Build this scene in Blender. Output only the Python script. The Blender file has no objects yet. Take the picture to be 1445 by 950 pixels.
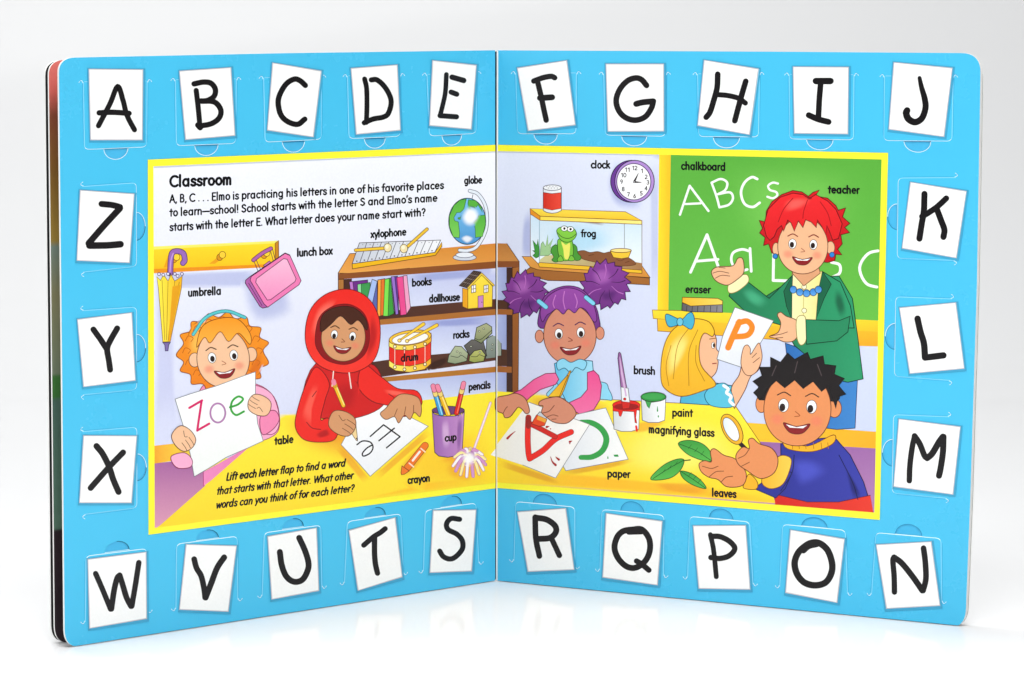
import bpy, math, random
from mathutils import Vector, Matrix
from mathutils.geometry import delaunay_2d_cdt, tessellate_polygon
random.seed(5)
scn = bpy.context.scene
COL = scn.collection

# ------------------------------------------------------------------ camera
cam = bpy.data.cameras.new('camera')
cam.lens = 102.335
cam.sensor_width = 36.0
cam.clip_start = 0.05
cam.clip_end = 50
co = bpy.data.objects.new('camera', cam)
COL.objects.link(co)
ya, pi_, ro = -0.0040711, -0.1208764, -0.0020219
R = Matrix.Rotation(ya, 3, 'Z') @ Matrix.Rotation(pi_, 3, 'X') @ Matrix.Rotation(ro, 3, 'Y')
M = Matrix((R.col[0], R.col[2], -R.col[1])).transposed().to_4x4()
M.translation = (0.0019863, -1.4072445, 0.2918066)
co.matrix_world = M
scn.camera = co

# ------------------------------------------------------------------ light: studio softboxes on a white sweep
w = bpy.data.worlds.new('World'); scn.world = w; w.use_nodes = True
w.node_tree.nodes['Background'].inputs[0].default_value = (1, 1, 1, 1)
w.node_tree.nodes['Background'].inputs[1].default_value = 0.22
scn.view_settings.view_transform = 'Standard'
scn.view_settings.look = 'None'
scn.view_settings.exposure = 0
scn.view_settings.gamma = 1

def area(name, loc, aim, sx, sy, power, spread=180, col=(1, 1, 1)):
    l = bpy.data.lights.new(name, 'AREA'); l.shape = 'RECTANGLE'; l.size = sx; l.size_y = sy
    l.energy = power; l.color = col; l.spread = math.radians(spread)
    o = bpy.data.objects.new(name, l); COL.objects.link(o)
    o.location = loc
    o.rotation_euler = (Vector(aim) - Vector(loc)).to_track_quat('-Z', 'Y').to_euler()
    return o
area('softbox_right', (0.85, -1.1, 0.52), (-.05, -0.05, 0.12), 0.5, 0.7, 5.8)
area('softbox_left', (-1.12, -0.62, 0.42), (.1, -0.05, 0.12), 0.34, 0.6, 4.8)
area('softbox_top', (0.0, -0.75, 1.3), (0, -0.42, 0), 1.0, 0.5, 4.7, 90)
area('backdrop_lamp', (-0.4, 0.3, 1.6), (-0.0, 1.17, 0.46), 1.7, 0.4, 22)
sp = bpy.data.lights.new('added_table_spot', 'SPOT'); sp.energy = 36; sp.spot_size = math.radians(44); sp.spot_blend = .12; sp.shadow_soft_size = .02  # added spot, only to make a brighter pool on the table front
so = bpy.data.objects.new('added_table_spot', sp); COL.objects.link(so); so.location = (0, -.72, 1.5)

# ------------------------------------------------------------------ helpers
def srgb(h, k=0.9):
    h = h.lstrip('#')
    out = []
    for i in (0, 2, 4):
        c = int(h[i:i+2], 16)/255
        out.append((c/12.92 if c <= .04045 else ((c+.055)/1.055)**2.4)*k)
    return tuple(out)

def mat_plain(name, col, rough=.5, spec=.5, noise=0, bump=0, nscale=40):
    m = bpy.data.materials.new(name); m.use_nodes = True
    nt = m.node_tree; b = nt.nodes['Principled BSDF']
    b.inputs['Base Color'].default_value = (*col, 1)
    b.inputs['Roughness'].default_value = rough
    b.inputs['Specular IOR Level'].default_value = spec
    tc = nt.nodes.new('ShaderNodeTexCoord')
    n = nt.nodes.new('ShaderNodeTexNoise'); n.inputs['Scale'].default_value = nscale; n.inputs['Detail'].default_value = 3
    nt.links.new(tc.outputs['Object'], n.inputs['Vector'])
    if noise:
        mix = nt.nodes.new('ShaderNodeMix'); mix.data_type = 'RGBA'
        mix.inputs[6].default_value = (*[c*(1-noise) for c in col], 1)
        mix.inputs[7].default_value = (*[min(1, c*(1+noise)) for c in col], 1)
        nt.links.new(n.outputs['Fac'], mix.inputs[0]); nt.links.new(mix.outputs[2], b.inputs['Base Color'])
    if rough < .4 and bump:      # faint handling marks in the gloss
        n3 = nt.nodes.new('ShaderNodeTexNoise'); n3.inputs['Scale'].default_value = 14; n3.inputs['Detail'].default_value = 6; n3.inputs['Roughness'].default_value = .7
        nt.links.new(tc.outputs['Object'], n3.inputs['Vector'])
        rr = nt.nodes.new('ShaderNodeMapRange'); rr.inputs[1].default_value = .35; rr.inputs[2].default_value = .7; rr.inputs[3].default_value = rough-.02; rr.inputs[4].default_value = rough+.05
        nt.links.new(n3.outputs['Fac'], rr.inputs[0]); nt.links.new(rr.outputs[0], b.inputs['Roughness'])
    if bump:
        bp = nt.nodes.new('ShaderNodeBump'); bp.inputs['Strength'].default_value = bump; bp.inputs['Distance'].default_value = .001
        nt.links.new(n.outputs['Fac'], bp.inputs['Height']); nt.links.new(bp.outputs[0], b.inputs['Normal'])
    return m

def mat_ink(name):
    m = bpy.data.materials.new(name); m.use_nodes = True
    nt = m.node_tree; b = nt.nodes['Principled BSDF']
    b.inputs['Roughness'].default_value = .24
    b.inputs['Specular IOR Level'].default_value = .27
    at = nt.nodes.new('ShaderNodeAttribute'); at.attribute_name = 'ink'
    tc = nt.nodes.new('ShaderNodeTexCoord')
    n = nt.nodes.new('ShaderNodeTexNoise'); n.inputs['Scale'].default_value = 900; n.inputs['Detail'].default_value = 2
    nt.links.new(tc.outputs['Object'], n.inputs['Vector'])
    mr = nt.nodes.new('ShaderNodeMapRange'); mr.inputs[3].default_value = .96; mr.inputs[4].default_value = 1.04
    nt.links.new(n.outputs['Fac'], mr.inputs[0])
    mx = nt.nodes.new('ShaderNodeMix'); mx.data_type = 'RGBA'; mx.blend_type = 'MULTIPLY'; mx.inputs[0].default_value = 1
    nt.links.new(at.outputs['Color'], mx.inputs[6]); nt.links.new(mr.outputs[0], mx.inputs[7])
    nt.links.new(mx.outputs[2], b.inputs['Base Color'])
    n2 = nt.nodes.new('ShaderNodeTexNoise'); n2.inputs['Scale'].default_value = 28; n2.inputs['Detail'].default_value = 2
    nt.links.new(tc.outputs['Object'], n2.inputs['Vector'])
    bp = nt.nodes.new('ShaderNodeBump'); bp.inputs['Strength'].default_value = .12; bp.inputs['Distance'].default_value = .002
    nt.links.new(n2.outputs['Fac'], bp.inputs['Height']); nt.links.new(bp.outputs[0], b.inputs['Normal'])
    return m
INK = mat_ink('printed_gloss_ink')
BOARD = mat_plain('white_board_core', (.8, .8, .78), .7, .3, .04)
BLUE = '#46bee8'

# ------------------------------------------------------------------ the two page planes (flat print laid out on each page)
HOM = {'L': ((-0.000379833165, -5.16883464e-07, 0.266183202), (-4.78347923e-05, -0.000306127553, 0.284220617), (-0.000165994982, -2.59954559e-05, 1.0)),
       'R': ((0.000409306501, 5.56991283e-07, -0.286837815), (3.67440255e-05, -0.00037624869, 0.282479769), (0.000123375804, -3.15153613e-05, 1.0))}
AL, AR = 0.6585425, 0.4418783
DIR = {'L': Vector((-math.cos(AL), -math.sin(AL), 0)), 'R': Vector((math.cos(AR), -math.sin(AR), 0))}
NOR = {'L': Vector((math.sin(AL), -math.cos(AL), 0)), 'R': Vector((-math.sin(AR), -math.cos(AR), 0))}
def uv(side, x, y):
    h = HOM[side]
    d = h[2][0]*x + h[2][1]*y + h[2][2]
    return (h[0][0]*x + h[0][1]*y + h[0][2])/d, (h[1][0]*x + h[1][1]*y + h[1][2])/d
def at_uv(side, u, v, h=0):
    p = DIR[side]*u + NOR[side]*h
    return Vector((p.x, p.y, v))
def at_page(side, x, y, h=0):
    u, v = uv(side, x, y)
    return at_uv(side, u, max(v, 0), h)

def obj(name, verts, faces, mat, parent=None, label=None, cols=None, mats=None, smooth=False):
    me = bpy.data.meshes.new(name)
    me.from_pydata([tuple(v) for v in verts], [], faces)
    for m in (mat if isinstance(mat, (list, tuple)) else [mat]): me.materials.append(m)
    if cols:
        a = me.color_attributes.new('ink', 'FLOAT_COLOR', 'POINT')
        a.data.foreach_set('color', [c for q in cols for c in q])
    if mats: me.polygons.foreach_set('material_index', mats)
    if smooth: me.polygons.foreach_set('use_smooth', [True]*len(faces))
    o = bpy.data.objects.new(name, me); COL.objects.link(o)
    if parent: o.parent = parent
    if label: o['label'] = label
    return o

def spline(pts, closed=False, n=5):
    if len(pts) < 3: return list(pts)
    out = []; N = len(pts)
    rng = range(N if closed else N-1)
    for i in rng:
        if closed: a, b, c, d = pts[i-1], pts[i], pts[(i+1) % N], pts[(i+2) % N]
        else:
            b, c = pts[i], pts[i+1]
            a = pts[i-1] if i else (2*b[0]-c[0], 2*b[1]-c[1])
            d = pts[i+2] if i+2 < N else (2*c[0]-b[0], 2*c[1]-b[1])
        for k in range(n):
            t = k/n
            out.append(tuple(.5*(2*b[j]+(c[j]-a[j])*t+(2*a[j]-5*b[j]+4*c[j]-d[j])*t*t+(3*b[j]-a[j]-3*c[j]+d[j])*t**3) for j in (0, 1)))
    if not closed: out.append(tuple(pts[-1]))
    return out

def clip_poly(pts, quad):
    for i in range(len(quad)):
        a, b = quad[i], quad[(i+1) % len(quad)]
        ins = lambda p: (b[0]-a[0])*(p[1]-a[1])-(b[1]-a[1])*(p[0]-a[0]) >= 0
        out = []
        for k in range(len(pts)):
            p, q = pts[k-1], pts[k]
            if ins(p) != ins(q):
                d1 = (b[0]-a[0])*(p[1]-a[1])-(b[1]-a[1])*(p[0]-a[0]); d2 = (b[0]-a[0])*(q[1]-a[1])-(b[1]-a[1])*(q[0]-a[0])
                t = d1/(d1-d2); out.append((p[0]+(q[0]-p[0])*t, p[1]+(q[1]-p[1])*t))
            if ins(q): out.append(q)
        pts = out
        if len(pts) < 3: return []
    return pts

PANEL = {'L': [(216.2, 234.9), (698.6, 213.6), (698.8, 681.2), (218, 744.8)],
         'R': [(701.6, 213.4), (1244.2, 225.1), (1234, 723.2), (701.8, 680.6)]}
LAYER = 4.0e-6
def lerp(a, b, t): return (a[0]+(b[0]-a[0])*t, a[1]+(b[1]-a[1])*t)
STACK = {'L': [], 'R': []}

LAID = {'L': [], 'R': []}
def under(side, q):
    """the ink colour already laid at a point of the page"""
    for x0, y0, x1, y1, pts, cols, faces in reversed(LAID[side]):
        if not (x0 <= q[0] <= x1 and y0 <= q[1] <= y1): continue
        for f in faces:
            for k in range(1, len(f)-1):
                A, B, C = pts[f[0]], pts[f[k]], pts[f[k+1]]
                d = (B[1]-C[1])*(A[0]-C[0])+(C[0]-B[0])*(A[1]-C[1])
                if abs(d) < 1e-9: continue
                l = ((B[1]-C[1])*(q[0]-C[0])+(C[0]-B[0])*(q[1]-C[1]))/d; m = ((C[1]-A[1])*(q[0]-C[0])+(A[0]-C[0])*(q[1]-C[1]))/d; n = 1-l-m
                if min(l, m, n) >= -1e-6:
                    return [cols[f[0]][i]*l+cols[f[k]][i]*m+cols[f[k+1]][i]*n for i in range(3)]
    return None

class Print:
    """one printed motif: flat ink shapes on a page, each a hair's breadth over those it overlaps"""
    def __init__(s, side, clip=True, base=2e-5):
        s.side = side; s.v = []; s.f = []; s.c = []; s.fr = (0, 0, 1)
        s.quad = PANEL[side] if clip else None; s.base = base
    def frame(s, x0, y0, k): s.fr = (x0, y0, k); return s
    def T(s, pts): x, y, k = s.fr; return [(x+p[0]/k, y+p[1]/k) for p in pts]
    def height(s, pts, thick=0):
        xs = [p[0] for p in pts]; ys = [p[1] for p in pts]
        b = (min(xs), min(ys), max(xs), max(ys)); h = s.base
        for q in STACK[s.side]:
            if q[4] + LAYER > h and q[0] < b[2] and q[2] > b[0] and q[1] < b[3] and q[3] > b[1]: h = q[4] + LAYER
        STACK[s.side].append((*b, h+thick))
        return h
    def put(s, pts, h, cols, faces):
        o = len(s.v)
        xs = [p[0] for p in pts]; ys = [p[1] for p in pts]
        if len(pts) > 2: LAID[s.side].append((min(xs), min(ys), max(xs), max(ys), pts, cols, faces))
        s.v += [at_page(s.side, x, y, h) for x, y in pts]
        s.c += cols; s.f += [tuple(o+i for i in f) for f in faces]
    def raw_fill(s, pts, col, col2=None, axis='v'):
        if s.quad: pts = clip_poly(pts, s.quad)
        if len(pts) < 3: return
        h = s.height(pts)
        c1 = srgb(col)
        if not col2:
            tri = tessellate_polygon([[Vector((x, y, 0)) for x, y in pts]])
            s.put(pts, h, [(*c1, 1)]*len(pts), tri); return
        c2 = srgb(col2)
        xs = [p[0] for p in pts]; ys = [p[1] for p in pts]
        lo, hi = (min(ys), max(ys)) if axis == 'v' else (min(xs), max(xs))
        # extra vertices inside so the blend of the two inks is even
        step = max((hi-lo)/14, 2.5)
        q = [Vector(p) for p in pts]
        y = min(ys)+step
        grid = []
        while y < max(ys):
            x = min(xs)+step
            while x < max(xs):
                if inside((x, y), pts): grid.append(Vector((x, y)))
                x += step*1.2
            y += step
        vs, _, fs, _, _, _ = delaunay_2d_cdt(q+grid, [], [list(range(len(q)))], 1, 1e-4)
        vs = [(p.x, p.y) for p in vs]
        cl = []
        for p in vs:
            t = ((p[1] if axis == 'v' else p[0])-lo)/(hi-lo)
            cl.append((*[a+(b-a)*t for a, b in zip(c1, c2)], 1))
        s.put(vs, h, cl, fs)
    def raw_line(s, pts, col, wd, closed=False):
        pts = [pts[0]]+[p for k, p in enumerate(pts[1:]) if math.dist(p, pts[k]) > 1e-3]
        if closed and math.dist(pts[0], pts[-1]) < 1e-3: pts = pts[:-1]
        N = len(pts)
        if N < 2: return
        if s.quad:
            ok = [inside(p, s.quad) for p in pts]
            if not all(ok):
                if closed: pts = pts+[pts[0]]; ok = ok+[ok[0]]
                run = []
                for p, k in zip(pts, ok):
                    if k: run.append(p)
                    else:
                        if len(run) > 1: s.raw_line(run, col, wd)
                        run = []
                if len(run) > 1: s.raw_line(run, col, wd)
                return
        if not closed and not isinstance(wd, (list, tuple)):     # a sharp turn starts a fresh pen stroke
            for i in range(1, N-1):
                a, b, c = pts[i-1:i+2]
                d1 = nrm((b[0]-a[0], b[1]-a[1])); d2 = nrm((c[0]-b[0], c[1]-b[1]))
                if d1[0]*d2[0]+d1[1]*d2[1] < .3:
                    s.raw_line(pts[:i+1], col, wd); s.raw_line(pts[i:], col, wd); return
        ws = wd if isinstance(wd, (list, tuple)) else [wd]*2
        W = []
        for i in range(N):
            t = i/(N-1)*(len(ws)-1); k = min(int(t), len(ws)-2); W.append((ws[k]+(ws[k+1]-ws[k])*(t-k))/2)
        Lp, Rp = [], []
        for i in range(N):
            a = pts[i-1] if (i or closed) else None
            b = pts[(i+1) % N] if (i < N-1 or closed) else None
            p = pts[i]
            d1 = nrm((p[0]-a[0], p[1]-a[1])) if a else None
            d2 = nrm((b[0]-p[0], b[1]-p[1])) if b else None
            d = nrm((d1[0]+d2[0], d1[1]+d2[1])) if a and b else (d1 or d2)
            k = 1/max(.55, abs(d[0]*d1[0]+d[1]*d1[1])) if a and b else 1
            nx, ny = -d[1]*W[i]*k, d[0]*W[i]*k
            Lp.append((p[0]+nx, p[1]+ny)); Rp.append((p[0]-nx, p[1]-ny))
        v = Lp+Rp
        f = [(i, N+i, N+(i+1) % N, (i+1) % N) for i in range(N if closed else N-1)]
        if not closed:
            for e, (i, j) in ((0, (0, 1)), (N-1, (N-1, N-2))):
                d = nrm((pts[i][0]-pts[j][0], pts[i][1]-pts[j][1])); a0 = math.atan2(d[1], d[0])
                st = len(v); K = 6 if W[i] > 1.2 else 3
                arc = [(pts[i][0]+W[i]*math.cos(a0+math.pi/2-math.pi*k/K), pts[i][1]+W[i]*math.sin(a0+math.pi/2-math.pi*k/K)) for k in range(1, K)]
                v += arc
                l, r = (i, N+i) if e == 0 else (i, N+i)
                ring = ([l]+list(range(st, st+len(arc)))+[r]) if e else ([r]+list(range(st, st+len(arc)))+[l])
                f.append(tuple(ring))
        h = s.height(v)
        s.put(v, h, [(*srgb(col), 1)]*len(v), f)
    # public, in the current tracing frame; line widths in print units
    def fill(s, pts, col, col2=None, axis='v', smooth=False, ink=None, lw=1.1):
        p = s.T(pts)
        if smooth: p = spline(p, True)
        s.raw_fill(p, col, col2, axis)
        if ink: s.raw_line(p, ink, lw, True)
        return s
    def line(s, pts, col, wd=1.1, smooth=True, closed=False):
        p = s.T(pts)
        if smooth: s.raw_line(spline(p, closed), col, wd, closed)
        else:
            for a, b in zip(p, p[1:]+([p[0]] if closed else [])): s.raw_line([a, b], col, wd)
        return s
    def ell(s, cx, cy, rx, ry, col, col2=None, axis='v', rot=0, ink=None, lw=1.1, n=26):
        c, q = math.cos(rot), math.sin(rot)
        pts = [(cx+rx*math.cos(t)*c-ry*math.sin(t)*q, cy+rx*math.cos(t)*q+ry*math.sin(t)*c) for t in (2*math.pi*i/n for i in range(n))]
        return s.fill(pts, col, col2, axis, False, ink, lw)
    def air(s, pts, col, a=.5, feather=.5, smooth=True, within=None):
        """airbrushed patch of printed ink with a soft rim"""
        p = s.T(pts)
        if smooth: p = spline(p, True, 4)
        cx = sum(q[0] for q in p)/len(p); cy = sum(q[1] for q in p)/len(p)
        if s.quad:
            p = clip_poly(p, s.quad)
            if len(p) < 3: return s
        if within:
            p = clip_poly(p, within)
            if len(p) < 3: return s
        cx = sum(q[0] for q in p)/len(p); cy = sum(q[1] for q in p)/len(p)
        n = len(p); c = srgb(col); K = 6
        rings = [p]+[[(cx+(q[0]-cx)*(1-feather*k/K), cy+(q[1]-cy)*(1-feather*k/K)) for q in p] for k in range(1, K+1)]
        v = [q for r in rings for q in r]+[(cx, cy)]
        cl = []
        for idx, q in enumerate(v):
            t = min(idx//n, K)/K; t = a*t*t*(3-2*t); b = next((c_ for c_ in (under(s.side, lerp(q, (cx, cy), e)) for e in (.004, .02, .06, .15)) if c_), c)
            cl.append((*[b[m]+(c[m]-b[m])*t for m in range(3)], 1))
        f = [(k*n+i, k*n+(i+1) % n, (k+1)*n+(i+1) % n, (k+1)*n+i) for k in range(K) for i in range(n)]
        f += [(K*n+i, K*n+(i+1) % n, (K+1)*n) for i in range(n)]
        s.put(v, s.height(v), cl, f)
        return s
    def text(s, string, p0, p1, size, size2=None, wt=.17, ital=0, col='#0c0b0e'):
        """a line of rounded lettering set along a baseline from p0 to p1"""
        (x0, y0), (x1, y1) = s.T([p0, p1]); size2 = size2 or size
        adv = text_width(string); x = 0
        for ch in string:
            strokes, wdt = GLYPH.get(ch, ((), .34))
            for st in strokes:
                pts = []
                for gx, gy in st:
                    t = (x+gx)/adv; sz = size+(size2-size)*t
                    pts.append((x0+(x1-x0)*t + ital*gy*sz, y0+(y1-y0)*t-gy*sz))
                if len(pts) == 1: pts = [pts[0], (pts[0][0]+.02, pts[0][1]+.02)]
                s.raw_line(pts, col, wt*(size+size2)/2)
            x += wdt
        return s
    def make(s, name, parent, label=None):
        if not s.v: return None
        return obj(name, s.v, s.f, INK, parent, label, s.c)

def nrm(d):
    l = math.hypot(*d) or 1
    return d[0]/l, d[1]/l
def inside(p, poly):
    c = False
    for i in range(len(poly)):
        a, b = poly[i-1], poly[i]
        if (a[1] > p[1]) != (b[1] > p[1]) and p[0] < (b[0]-a[0])*(p[1]-a[1])/(b[1]-a[1])+a[0]: c = not c
    return c

# rounded single-stroke alphabet (cap height 1)
def arc(cx, cy, rx, ry, a0, a1, n=9):
    return [(cx+rx*math.cos(math.radians(a0+(a1-a0)*i/n)), cy+ry*math.sin(math.radians(a0+(a1-a0)*i/n))) for i in range(n+1)]
BOWL = arc(.35, .34, .25, .33, 0, 360, 14)
BOWLR = arc(.36, .34, .25, .33, 180, 540, 14)
GLYPH = {
 'a': ([BOWL, [(.6, .68), (.6, 0)]], .82), 'b': ([[(.11, 1.08), (.11, 0)], BOWLR], .76), 'c': ([arc(.36, .34, .26, .33, 48, 312)], .64),
 'd': ([BOWL, [(.6, 1.08), (.6, 0)]], .82), 'e': ([[(.1, .36), (.6, .36)]+arc(.35, .34, .25, .33, 5, 310, 11)], .74),
 'f': ([arc(.36, .86, .16, .2, 70, 180, 5)+[(.2, 0)], [(.03, .64), (.4, .64)]], .46),
 'g': ([BOWL, [(.6, .68), (.6, -.1)]+arc(.37, -.1, .23, .2, 0, -140, 6)], .82),
 'h': ([[(.11, 1.08), (.11, 0)], [(.11, .36)]+arc(.33, .42, .2, .25, 165, 0, 6)+[(.53, 0)]], .72),
 'i': ([[(.11, .67), (.11, 0)], [(.11, .97)]], .32), 'j': ([[(.11, .67), (.11, -.25)], [(.11, .97)]], .32),
 'k': ([[(.11, 1.08), (.11, 0)], [(.48, .66), (.13, .31)], [(.24, .42), (.52, 0)]], .62), 'l': ([[(.11, 1.08), (.11, 0)]], .32),
 'm': ([[(.11, .67), (.11, 0)], [(.11, .38)]+arc(.27, .45, .15, .22, 160, 0, 5)+[(.42, 0)], [(.42, .4)]+arc(.58, .45, .15, .22, 160, 0, 5)+[(.73, 0)]], .94),
 'n': ([[(.11, .67), (.11, 0)], [(.11, .36)]+arc(.33, .42, .2, .25, 165, 0, 6)+[(.53, 0)]], .72),
 'o': ([BOWL], .72), 'p': ([[(.11, .68), (.11, -.32)], BOWLR], .76), 'r': ([[(.11, .67), (.11, 0)], [(.11, .36)]+arc(.32, .4, .19, .27, 165, 70, 4)], .46),
 's': ([[(.47, .56), (.36, .66), (.2, .66), (.1, .54), (.14, .42), (.28, .35), (.43, .27), (.47, .13), (.37, .02), (.19, .01), (.06, .11)]], .6),
 't': ([[(.22, .92), (.22, 0)], [(.03, .64), (.41, .64)]], .48), 'u': ([[(.11, .67)]+arc(.32, .25, .21, .24, 180, 340, 6), [(.53, .67), (.53, 0)]], .72),
 'v': ([[(.05, .67), (.29, .01), (.53, .67)]], .62), 'w': ([[(.05, .67), (.24, .01), (.43, .6), (.62, .01), (.81, .67)]], .9),
 'x': ([[(.06, .67), (.5, 0)], [(.5, .67), (.06, 0)]], .6), 'y': ([[(.05, .67), (.3, .03)], [(.55, .67), (.2, -.31)]], .64), 'z': ([[(.06, .65), (.5, .65), (.06, .02), (.5, .02)]], .6),
 'A': ([[(.05, 0), (.38, 1), (.71, 0)], [(.17, .33), (.59, .33)]], .82), 'B': ([[(.12, 0), (.12, 1), (.32, 1)]+arc(.33, .76, .2, .24, 90, -90, 6)+[(.14, .52)], [(.32, .52)]+arc(.34, .26, .24, .26, 90, -90, 6)+[(.12, 0)]], .74),
 'C': ([arc(.5, .5, .42, .5, 50, 310, 12)], .9), 'E': ([[(.56, 1), (.12, 1), (.12, 0), (.56, 0)], [(.12, .52), (.5, .52)]], .68), 'L': ([[(.12, 1), (.12, 0), (.52, 0)]], .6),
 'S': ([[(.56, .84), (.42, .98), (.24, .97), (.11, .82), (.14, .65), (.32, .53), (.52, .42), (.59, .24), (.48, .05), (.28, 0), (.08, .14)]], .74),
 'W': ([[(.05, 1), (.3, .02), (.55, .95), (.8, .02), (1.05, 1)]], 1.16),
 ',': ([[(.14, .04), (.06, -.16)]], .28), '.': ([[(.11, .03)]], .3), '!': ([[(.13, 1), (.13, .32)], [(.13, .03)]], .34), '\u2014': ([[(.03, .36), (.97, .36)]], 1.04),
 '?': ([arc(.28, .78, .2, .22, 165, -30, 8)+[(.28, .45), (.27, .3)], [(.27, .03)]], .6), '\u2019': ([[(.14, 1.02), (.07, .8)]], .24), ' ': ((), .34),
 '0': ([arc(.3, .5, .24, .5, 0, 360, 12)], .62), '1': ([[(.06, .8), (.24, 1), (.24, 0)]], .42), '2': ([arc(.28, .73, .22, .27, 160, -30, 7)+[(.06, .02), (.54, .02)]], .62),
 '3': ([arc(.27, .75, .2, .25, 150, -90, 7), arc(.27, .25, .23, .25, 90, -150, 7)], .58), '4': ([[(.45, 0), (.45, 1), (.04, .3), (.58, .3)]], .64), '5': ([[(.5, 1), (.14, 1), (.1, .56), (.3, .62), (.5, .46), (.5, .2), (.3, 0), (.06, .1)]], .62),
 '6': ([[(.42, 1), (.2, .7), (.08, .35)]+arc(.3, .28, .22, .28, 180, -180, 10)], .62), '7': ([[(.05, .98), (.52, .98), (.2, 0)]], .58), '8': ([arc(.3, .76, .19, .24, -90, 270, 10), arc(.3, .26, .23, .26, 90, 450, 10)], .62),
 '9': ([arc(.3, .72, .22, .28, 0, 360, 10)+[(.5, .55), (.3, 0)]], .62)}
def text_width(t): return sum(GLYPH.get(c, ((), .34))[1] for c in t)-.1

# ------------------------------------------------------------------ setting: white acrylic table, pale sweep behind
def sweep():
    prof = [(-3.2, -.0004), (-.6, -.0004), (.3, -.0004), (.46, -.0004), (.62, -.0004)]
    for i in range(1, 17):
        t = i/16*math.pi/2
        prof.append((.62+.55*math.sin(t), .55*(1-math.cos(t))-.0004))
    prof.append((1.17, 3.0))
    v = []; f = []
    for y, z in prof: v += [(-3.5, y, z), (3.5, y, z)]
    for i in range(len(prof)-1): f.append((2*i, 2*i+1, 2*i+3, 2*i+2))
    return v, f
FL = BK = mat_plain('white_acrylic', (.76, .765, .77), .12, .055, .006, 0, 5)
v, f = sweep()
o = obj('floor', v[:6], f[:2], FL); o['kind'] = 'structure'; o['label'] = 'glossy white table surface under the book'
vb = v[4:]; o = obj('backdrop', vb, [(2*i, 2*i+1, 2*i+3, 2*i+2) for i in range(len(vb)//2-1)], BK, smooth=True)
o['kind'] = 'structure'; o['label'] = 'pale grey studio sweep curving up behind the book'

# ------------------------------------------------------------------ the book
book = bpy.data.objects.new('board_book', None); COL.objects.link(book)
book.empty_display_size = .05
book['label'] = 'open blue alphabet board book standing on a glossy white table, letter flaps round its picture'
book['category'] = 'book'

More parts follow.
